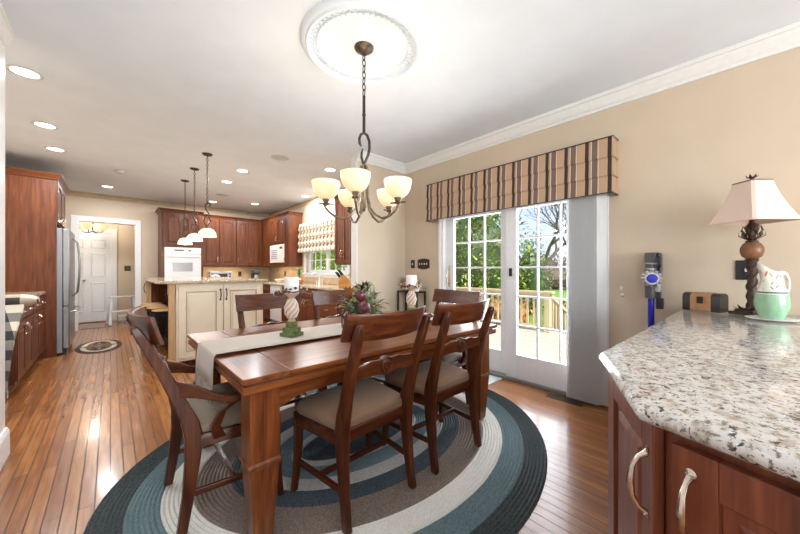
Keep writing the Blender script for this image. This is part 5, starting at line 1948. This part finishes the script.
def face_door(p, q, a, b, z0, z1, hx, hz, L, st):
    """door on the face from p (left) to q (right), spanning a..b along it"""
    p, q = Vector((p[0], p[1], 0)), Vector((q[0], q[1], 0))
    d = (q - p).normalized()
    ang = math.atan2(d.y, d.x)
    T = Matrix.Translation(p) @ Matrix.Rotation(ang, 4, 'Z')
    m = MB()
    m.M = T
    panel_door(m, a, b, z0, z1, -0.0015, False, st=st, th=0.022)
    dr = m.build('cabinet_door', NEAR['z'], sb, 0.0025, 0)
    h = MB()
    h.M = T
    y = -0.0235
    h.tube([(hx, y - 0.002, hz - L / 2), (hx, y - 0.018, hz - L * 0.42), (hx, y - 0.03, hz - L * 0.25), (hx, y - 0.034, hz), (hx, y - 0.03, hz + L * 0.25), (hx, y - 0.018, hz + L * 0.42), (hx, y - 0.002, hz + L / 2)],
           [0.007, 0.005, 0.006, 0.008, 0.006, 0.005, 0.007], 10)
    TT = Matrix.Rotation(R(90), 4, 'X')
    for s in (-0.5, 0.5):
        h.lathe([(0.0, -0.002), (0.009, -0.001), (0.010, 0.002), (0.0, 0.006)], (hx, y, hz + s * (L + 0.012)), 12, mat=TT)
        h.lathe([(0.004, -0.001), (0.0055, 0.003), (0.0, 0.009)], (hx, y, hz + s * (L + 0.012)), 10, mat=TT)
    h.build('handle', M_NICKEL, dr)


# the outline runs clockwise seen from the room: corner end -> clipped corner -> front
LA = (Vector(Q[1]) - Vector(Q[0])).length
face_door(Q[0], Q[1], 0.02, LA - 0.012, 0.13, 0.862, LA - 0.012 - 0.028, 0.715, 0.135, 0.07)
face_door(Q[1], Q[2], 0.016, 0.42, 0.13, 0.845, 0.016 + 0.034, 0.735, 0.12, 0.075)

NZ = 0.9145
# table lamp
lp = thing('table_lamp', 'dark carved pineapple table lamp with square blush linen shade', 'lamp', (2.99, -0.03, NZ), R(-42.5))
m = MB()
m.box(-0.075, 0.075, -0.075, 0.075, 0.0, 0.02)
m.box(-0.055, 0.055, -0.055, 0.055, 0.02, 0.035)
for k in range(8):
    a = k * PI / 4
    d = Vector((math.cos(a), math.sin(a), 0))
    leaf(m, d * 0.028 + Vector((0, 0, 0.03)), d + Vector((0, 0, .25)), 0.065, 0.03, -0.25)
m.build('base', M_LAMPW, lp, 0.003, 40)
m = MB()
m.lathe([(0.0, 0.03), (0.034, 0.035), (0.021, 0.055), (0.021, 0.33), (0.031, 0.345), (0.033, 0.352), (0.018, 0.36), (0.0, 0.36)], n=18)
for s in range(3):
    m.tube([(0.022 * math.cos(s * 2.094 + i * 0.42), 0.022 * math.sin(s * 2.094 + i * 0.42), 0.05 + i * 0.0125) for i in range(23)], 0.0065, 6)
m.build('twisted_stem', M_LAMPW, lp)
MB().lathe([(0.0, 0.355), (0.028, 0.357), (0.046, 0.373), (0.054, 0.40), (0.053, 0.425), (0.042, 0.45), (0.027, 0.463), (0.0, 0.466)], n=28).build('pineapple_body', M_LAMPB, lp)
m = MB()
m.lathe([(0.0, 0.455), (0.03, 0.457), (0.031, 0.467), (0.018, 0.475), (0.015, 0.52), (0.013, 0.60), (0.0, 0.605)], n=14)
for ring_, (zz, L, sp) in enumerate(((0.468, 0.075, 1.1), (0.485, 0.085, .65), (0.505, 0.08, .3))):
    for k in range(8):
        a = k * PI / 4 + ring_ * 0.39
        d = Vector((math.cos(a), math.sin(a), 0))
        leaf(m, d * 0.018 + Vector((0, 0, zz)), d * sp + Vector((0, 0, 1)), L, 0.024, -0.35)
m.build('pineapple_crown', M_LAMPW, lp, 0, 40)
m = MB()
SB, ST, SZ0, SZ1 = 0.146, 0.066, 0.586, 0.842
def sqr(s, z, c=0.012):
    pts = []
    for (sx, sy) in ((1, 1), (-1, 1), (-1, -1), (1, -1)):
        a, b = (s * sx, (s - c) * sy), ((s - c) * sx, s * sy)
        pts += [a, b] if sx * sy > 0 else [b, a]
    return [(x, y, z) for x, y in pts]
sr = []
for k in range(7):
    t = k / 6
    s = SB + (ST - SB) * t - 0.008 * math.sin(PI * t)
    sr.append((s, SZ0 + (SZ1 - SZ0) * t))
m.loft([sqr(s, z) for s, z in sr] + [sqr(s - 0.004, z) for s, z in sr[::-1]], cap=False, closed=True)
m.M = Matrix.Identity(4)
ms = m.build('lamp_shade', M_SHADE, lp, 0, 30)
m = MB()
m.tube(sqr(SB + 0.001, SZ0 + 0.002, 0.014), 0.004, 6, closed=True)
m.build('lower_trim', M_SHADE, ms)
m = MB()
m.tube(sqr(ST + 0.001, SZ1 - 0.002, 0.014), 0.004, 6, closed=True)
m.build('upper_trim', M_LAMPB, ms)
m = MB()
m.cyl((0, 0, 0.60), (0, 0, 0.85), 0.004)
for a in (0, PI / 2):
    m.cyl((-0.066 * math.cos(a), -0.066 * math.sin(a), 0.835), (0.066 * math.cos(a), 0.1 * math.sin(a), 0.835), 0.0025, 6)
m.build('harp', M_LAMPW, lp)
m = MB()
m.ball((0, 0, 0.858), 0.009, 8)
for k in range(7):
    a = k * 2 * PI / 7
    leaf(m, Vector((0, 0, 0.856)), Vector((math.cos(a), math.sin(a), 0.75)), 0.045, 0.016, -0.2)
m.build('finial', M_LAMPW, lp, 0, 40)

# pitcher on a plate
tr = thing('serving_plate', 'flat cream plate under the green pitcher', 'plate', (2.80, -0.105, NZ))
MB().lathe([(0.0, 0.0), (0.085, 0.0), (0.104, 0.006), (0.107, 0.010), (0.085, 0.007), (0.0, 0.006)], n=36).build('plate', M_PLAST, tr)
pt = thing('pitcher', 'green and white ceramic pitcher painted with red flowers', 'pitcher', (2.80, -0.105, NZ + 0.0075), R(0))
pt.scale = (0.9, 0.9, 1.12)
M_PGRN = plain('celadon_glaze', (0.30, 0.52, 0.34), 0.2, coat=0.5, var=0.12, vscale=20)
M_PWHT = plain('cream_glaze', (0.78, 0.78, 0.68), 0.2, coat=0.5)
prof = [(0.0, 0.0), (0.055, 0.0), (0.058, 0.008), (0.072, 0.03), (0.083, 0.065), (0.083, 0.095), (0.076, 0.125), (0.0745, 0.128), (0.066, 0.15), (0.055, 0.185), (0.052, 0.205), (0.057, 0.23), (0.062, 0.24)]
prof = [(r_ * 0.94, z_) for r_, z_ in prof]
def spout(loop, z):
    out = []
    for p in loop:
        q = Vector(p)
        a = math.atan2(q.y, q.x) - R(148)
        a = (a + PI) % (2 * PI) - PI
        k = max(0, (z - 0.16) / 0.08)
        g = math.exp(-(a / 0.5) ** 2) * 0.055 * k ** 1.5
        out.append((q.x + g * math.cos(R(148)), q.y + g * math.sin(R(148)), q.z + g * 0.8))
    return out
m = MB()
loops = []
nn = 36
for r, z in prof:
    loops.append(spout([(max(r, 1e-4) * math.cos(2 * PI * k / nn), max(r, 1e-4) * math.sin(2 * PI * k / nn), z) for k in range(nn)], z))
for r, z in ((0.058, 0.238), (0.052, 0.225), (0.047, 0.20), (0.047, 0.17), (0.0, 0.165)):
    loops.append(spout([(max(r, 1e-4) * math.cos(2 * PI * k / nn), max(r, 1e-4) * math.sin(2 * PI * k / nn), z) for k in range(nn)], z))
m.loft(loops[:7], cap=True)
m.mi = 1
m.loft(loops[6:], cap=True)
pbody = m.build('body', [M_PGRN, M_PWHT], pt)
hd = R(148 + 180)
m = MB()
d = Vector((math.cos(hd), math.sin(hd), 0))
m.tube([d * r + Vector((0, 0, z)) for r, z in ((0.050, 0.220), (0.08, 0.236), (0.115, 0.228), (0.142, 0.195), (0.140, 0.15), (0.112, 0.11), (0.074, 0.085))], [0.010, 0.0095, 0.009, 0.009, 0.009, 0.009, 0.011], 10)
m.build('handle', M_PWHT, pt)
def onbody(a, z, out=0.0008):
    for i in range(len(prof) - 1):
        if prof[i][1] <= z <= prof[i + 1][1]:
            t = (z - prof[i][1]) / max(1e-6, prof[i + 1][1] - prof[i][1])
            r = prof[i][0] * (1 - t) + prof[i + 1][0] * t + out
            return Vector(spout([(r * math.cos(a), r * math.sin(a), z)], z)[0])
m = MB()
rnd = random.Random(12)
def petal(a, z, da, dz, w, mi):
    m.mi = mi
    pts = []
    for k in range(10):
        t = 2 * PI * k / 10
        u, v = math.cos(t), math.sin(t) * w
        aa = a + (da * u - dz * 3 * v)
        zz = z + (dz * u + da * 0.06 * v)
        pts.append(onbody(aa, min(0.236, max(0.13, zz))))
    if all(p is not None for p in pts):
        m.put(pts, [tuple(range(10))])
for k in range(9):
    a = k * 2 * PI / 9
    petal(a, 0.165, 0.16, 0.008, .35, 0)
    petal(a + 0.3, 0.158, 0.14, -0.010, .35, 1)
    petal(a + 0.36, 0.18, 0.12, 0.008, .35, 1)
    petal(a + 0.05, 0.212, 0.14, 0.012, .5, 0)
    petal(a + 0.35, 0.215, 0.12, -0.009, .35, 1)
m.mi = 1
for k in range(48):
    a0, a1 = 2 * PI * k / 48, 2 * PI * (k + 1) / 48
    m.mi = 2 if k % 2 else 1
    m.put([onbody(a0, 0.130), onbody(a1, 0.130), onbody(a1, 0.138), onbody(a0, 0.138)], [(0, 1, 2, 3)])
m.build('painted_flowers', [plain('coral_paint', (0.62, 0.16, 0.10), 0.3), plain('leaf_green_paint', (0.06, 0.20, 0.09), 0.3), plain('blue_green_paint', (0.05, 0.13, 0.16), 0.3)], pbody, 0, 0)

# little chest
cx = thing('trinket_box', 'small dark domed wooden box with tan front beside the lamp', 'box', (3.06, 0.19, NZ), R(-112))
cx.scale = (1, 1, 1.2)
def dome(x0, x1, y0, y1, z0, z1, h):
    pts = [(y0, z0), (y1, z0), (y1, z1)]
    for k in range(1, 8):
        t = PI * k / 8
        pts.append(((y0 + y1) / 2 + (y1 - y0) / 2 * math.cos(t), z1 + h * math.sin(t)))
    pts.append((y0, z1))
    return pts, x0, x1
for nm, a, b, mat, g in (('chest', -0.105, 0.105, M_BLACK, 0.0), ('leather_band', -0.058, 0.058, plain('tan_leather', (0.42, 0.22, 0.10), 0.5, var=0.2), 0.002)):
    m = MB()
    pts, x0, x1 = dome(a, b, -0.052 - g, 0.052 + g, 0.001, 0.085, 0.022 + g)
    m.prism(pts, x0, x1, 'yz')
    m.build(nm, mat, cx, 0.003, 40)
MB().box(-0.018, 0.018, -0.058, -0.0545, 0.045, 0.085).build('clasp', M_IRON, cx, 0.002, 0)

# cordless vacuum in its wall dock
vx = thing('cordless_vacuum', 'blue and grey cordless stick vacuum hanging in its wall dock', 'vacuum cleaner', (3.15, 0.50, 0.35), world=True)
m = MB()
m.box(3.195, 3.228, 0.455, 0.535, 0.98, 1.34)
m.box(3.15, 3.195, 0.44, 0.47, 0.90, 1.12)
m.build('wall_dock', M_GREYP, vx, 0.006, 0)
m = MB()
m.cyl((3.125, 0.50, 0.98), (3.125, 0.50, 1.27), 0.036, 18)
m.box(3.09, 3.16, 0.462, 0.532, 1.26, 1.335)
m.box(3.12, 3.19, 0.435, 0.468, 1.12, 1.33)
m.build('body', M_GREYP, vx, 0.005, 40)
m = MB()
VD = Vector((-0.93, -0.30, 0)).normalized()
T = Matrix.Rotation(math.atan2(VD.y, VD.x), 4, 'Z') @ Matrix.Rotation(R(90), 4, 'Y')
vc = Vector((3.125, 0.50, 1.135)) + VD * 0.03
m.lathe([(0.0, 0.0), (0.05, 0.0), (0.056, 0.02), (0.045, 0.035), (0.0, 0.035)], vc, 22, mat=T)
for k in range(12):
    a = 2 * PI * k / 12
    p = vc + T @ Vector((0.06 * math.cos(a), 0.06 * math.sin(a), 0.012))
    q = vc + T @ Vector((0.04 * math.cos(a), 0.04 * math.sin(a), 0.03))
    m.tube([p, q], [0.013, 0.012], 8)
m.build('cyclone_ring', M_SILV, vx)
m = MB()
m.lathe([(0.0, 0.034), (0.034, 0.034), (0.034, 0.044), (0.028, 0.05), (0.0, 0.052)], vc, 22, mat=T)
m.build('filter_cap', M_BLUE, vx)
m = MB()
m.cyl((3.125, 0.495, 0.36), (3.125, 0.497, 0.975), 0.021, 16)
m.build('wand', M_BLUE, vx)
m = MB()
m.cyl((3.135, 0.462, 1.03), (3.135, 0.462, 1.12), 0.03, 14)
m.cyl((3.125, 0.50, 1.20), (3.125, 0.50, 1.215), 0.041, 18)
m.cyl((3.125, 0.50, 1.245), (3.125, 0.50, 1.255), 0.041, 18)
m.build('dust_bin', M_OVENG, vx, 0.002, 40)
m = MB()
m.tube([(3.12, 0.455, 1.32), (3.085, 0.44, 1.30), (3.08, 0.437, 1.24), (3.11, 0.45, 1.20)], 0.011, 8)
m.build('grip', M_BLACK, vx)
MB().box(3.05, 3.19, 0.40, 0.60, 0.30, 0.36).build('floor_head', M_GREYP, vx, 0.01, 0)
MB().box(3.14, 3.19, 0.425, 0.47, 0.895, 0.98).build('battery', M_BLACK, vx, 0.006, 0)

# ------------------------------------------------------------------ outside
dk = struct(MB().box(XR + 0.2, 6.45, -2.5, 6.5, -0.10, -0.045).build('deck_base', M_BARK, smooth=0))
m = MB()
y = -2.5
k = 0
while y < 6.4:
    m.box(XR + 0.165, 6.45, y, y + 0.135, -0.045, -0.02)
    y += 0.142
struct(m.build('deck_floor', M_DECK, smooth=0))
struct(MB().box(-30, 90, -60, 80, -0.75, -0.6).build('ground', M_LAWN, smooth=0))
dr = thing('deck_railing', 'tan wooden deck railing with square balusters outside the patio door', 'railing', (6.35, 4.2, -0.02), world=True)
RX = 6.33
YE = 2.56
MB().box(RX - 0.07, RX + 0.07, YE - 0.06, 6.4, 0.74, 0.78).build('top_rail', M_RAIL, dr, 0.004, 0)
MB().box(RX - 0.02, RX + 0.02, YE, 6.4, 0.65, 0.739).build('upper_rail', M_RAIL, dr, 0.004, 0)
MB().box(RX - 0.02, RX + 0.02, YE, 6.4, 0.03, 0.10).build('bottom_rail', M_RAIL, dr, 0.004, 0)
for yy in (YE + 0.05, 4.2, 6.3):
    MB().box(RX - 0.05, RX + 0.05, yy - 0.05, yy + 0.05, -0.02, 0.739).build('post', M_RAIL, dr, 0.004, 0)
yy = YE + 0.19
b0 = None
while yy < 6.25:
    if abs(yy - 4.2) > 0.08:
        if b0 is None:
            b0 = MB().box(RX - 0.018, RX + 0.018, yy - 0.018, yy + 0.018, 0.10, 0.65).build('baluster', M_RAIL, dr, 0, 0)
            by = yy
        else:
            c = b0.copy()
            COL.objects.link(c)
            c.location = (0, yy - by, 0)
    yy += 0.135
sr_ = thing('stair_railing', 'tan stair railing descending from the deck end post to the lawn', 'railing', (7.2, 2.6, -0.6), world=True)
m = MB()
m.loft([[(RX + 0.06, YE + 0.0, 0.66), (RX + 0.06, YE + 0.1, 0.66), (RX + 0.06, YE + 0.1, 0.73), (RX + 0.06, YE + 0.0, 0.73)],
        [(8.0, YE + 0.0, -0.10), (8.0, YE + 0.1, -0.10), (8.0, YE + 0.1, -0.03), (8.0, YE + 0.0, -0.03)]])
m.build('hand_rail', M_RAIL, sr_, 0.004, 0)
MB().box(7.95, 8.05, YE, YE + 0.1, -0.6, 0.02).build('post', M_RAIL, sr_, 0.004, 0)
m = MB()
m.loft([[(RX + 0.06, YE + 0.03, -0.05), (RX + 0.06, YE + 0.07, -0.05), (RX + 0.06, YE + 0.07, 0.05), (RX + 0.06, YE + 0.03, 0.05)],
        [(7.94, YE + 0.03, -0.59), (7.94, YE + 0.07, -0.59), (7.94, YE + 0.07, -0.5), (7.94, YE + 0.03, -0.5)]])
m.build('stringer', M_RAIL, sr_, 0.003, 0)
m = MB()
for k in range(9):
    t = (k + 1) / 10
    x = RX + 0.06 + (7.95 - RX - 0.06) * t
    m.box(x - 0.017, x + 0.017, YE + 0.033, YE + 0.067, 0.02 - 0.58 * t, 0.68 - 0.74 * t)
m.build('balusters', M_RAIL, sr_, 0, 0)


def crown(m, c, rad, n, L, seed, nm, flat=1.0):
    rnd = random.Random(seed)
    for k in range(n):
        a = rnd.uniform(0, 2 * PI)
        u = rnd.uniform(-1, 1)
        s = math.sqrt(1 - u * u)
        rr = rnd.uniform(0.72, 1.04) * (1 + 0.14 * math.sin(a * 5 + u * 6) + 0.1 * math.sin(a * 11 - u * 9))
        d = Vector((s * math.cos(a), s * math.sin(a), u))
        p = Vector(c) + Vector((d.x * rad[0] * rr, d.y * rad[1] * rr, d.z * rad[2] * rr))
        m.mi = rnd.choices(range(nm), weights=[3, 4, 4, 2][:nm])[0]
        dd = d + Vector((rnd.uniform(-1, 1), rnd.uniform(-1, 1), rnd.uniform(-.7, .9)))
        l = L * rnd.uniform(0.6, 1.3)
        leaf(m, p, dd, l, l * 0.45, 0.1)


def bush(name, label, cat, c, rad, n, L, mats, seed, trunk=0.0):
    gz = -0.6
    o = thing(name, label, cat, (c[0], c[1], gz), world=True, group='shrubs and trees outside the patio door')
    m = MB()
    crown(m, c, rad, n, L, seed, len(mats))
    m.mi = 0
    m.ball(c, 1.0, 14, (rad[0] * 0.7, rad[1] * 0.7, rad[2] * 0.7))
    m.build('foliage', mats, o, 0, 0)
    m = MB()
    rnd = random.Random(seed)
    for k in range(4):
        a = rnd.uniform(0, 6.28)
        m.tube([(c[0], c[1], gz - 0.05), (c[0] + .1 * math.cos(a), c[1] + .1 * math.sin(a), (gz + c[2]) / 2), (c[0] + rad[0] * .5 * math.cos(a), c[1] + rad[1] * .5 * math.sin(a), c[2])], [0.06, 0.045, 0.02], 6)
    m.build('trunk', M_BARK, o)
    return o


bush('evergreen_tree', 'tall broadleaf evergreen with yellow green leaves behind the deck railing', 'tree', (10.2, 6.9, 1.6), (1.9, 1.9, 2.4), 5200, 0.17, M_LEAF, 1)
bush('evergreen_tree', 'second darker evergreen left of the tall one, mostly behind the door frame', 'tree', (11.5, 10.9, 1.5), (1.9, 2.2, 2.3), 3600, 0.18, M_LEAF[:3] + [M_LEAF[2]], 2)
bush('evergreen_shrub', 'dark green shrub at the foot of the bare tree', 'shrub', (12.6, 5.9, 0.7), (0.8, 0.75, 1.9), 1500, 0.13, M_LEAF[:2] + [M_LEAF[1], M_LEAF[2]], 3)
bush('window_tree', 'sunlit green tree outside the kitchen window', 'tree', (8.0, 14.8, 0.9), (1.8, 2.2, 1.8), 4200, 0.22, [M_LEAF[1], M_LEAF[2], M_LEAF[3], M_LEAF[2]], 4)
for i, (x, y, r, lab) in enumerate(((8.3, 4.3, 0.45, 'orange autumn shrub low behind the left railing balusters'), (8.8, 3.25, 0.4, 'yellow orange autumn shrub behind the middle balusters'), (8.9, 5.3, 0.5, 'rust autumn shrub behind the far end of the railing'))):
    bush('autumn_shrub', lab, 'shrub', (x, y, -0.1), (r, r, 0.55), 520, 0.11, M_FALL, 20 + i)


def bare_tree(name, label, base, h, seed, lean, spread=0.5, depth=5, r0=0.10):
    o = thing(name, label, 'tree', base, world=True, group='shrubs and trees outside the patio door')
    rnd = random.Random(seed)
    mt, mb = MB(), MB()

    def grow(p, d, L, r, k):
        d = d.normalized()
        pts = [p]
        q = p
        dd = d
        for i in range(3):
            dd = (dd + Vector((rnd.uniform(-.18, .18), rnd.uniform(-.18, .18), rnd.uniform(-.05, .12)))).normalized()
            q = q + dd * (L / 3)
            pts.append(q)
        (mt if k == 0 else mb).tube(pts, [r, r * .9, r * .78, r * .66], 6 if k < 2 else 4)
        if k >= depth:
            return
        nb = 3 if k < 4 else 2
        for i in range(nb):
            s = Vector((rnd.uniform(-1, 1), rnd.uniform(-1, 1), rnd.uniform(-.25, .7)))
            grow(pts[-1] if i < 2 else pts[2], dd + s * (spread + .1 * k * .5), L * rnd.uniform(.62, .86), r * .62, k + 1)
    grow(Vector(base), Vector(lean), h, r0, 0)
    mt.build('trunk', M_BARK, o)
    mb.build('branches', M_BARK, o)
    return o


bare_tree('bare_tree', 'leaning bare tree with spreading branches against the sky', (14.6, 6.75, -0.65), 2.1, 11, (0.1, -0.3, 1), 0.75, 6, 0.13)
bare_tree('bare_tree', 'thin bare tree at the right edge of the patio door view', (19, 6.4, -0.65), 2.6, 5, (0, -0.1, 1), 0.6, 6, 0.11)
for i, (x, y, z, r, lab) in enumerate(((31, 13.2, 0.6, 2.6, 'distant leafless thicket across the lawn, right of the bare tree'), (35, 22.5, 0.7, 3.0, 'distant leafless thicket across the lawn behind the evergreen'), (34, 3.0, 0.6, 2.8, 'distant leafless thicket at the far right of the lawn'))):
    bush('thicket', lab, 'thicket', (x, y, z), (2.0, 4.0, r * 0.75), 2600, 0.34, M_HAZE + [M_HAZE[0]], 40 + i)
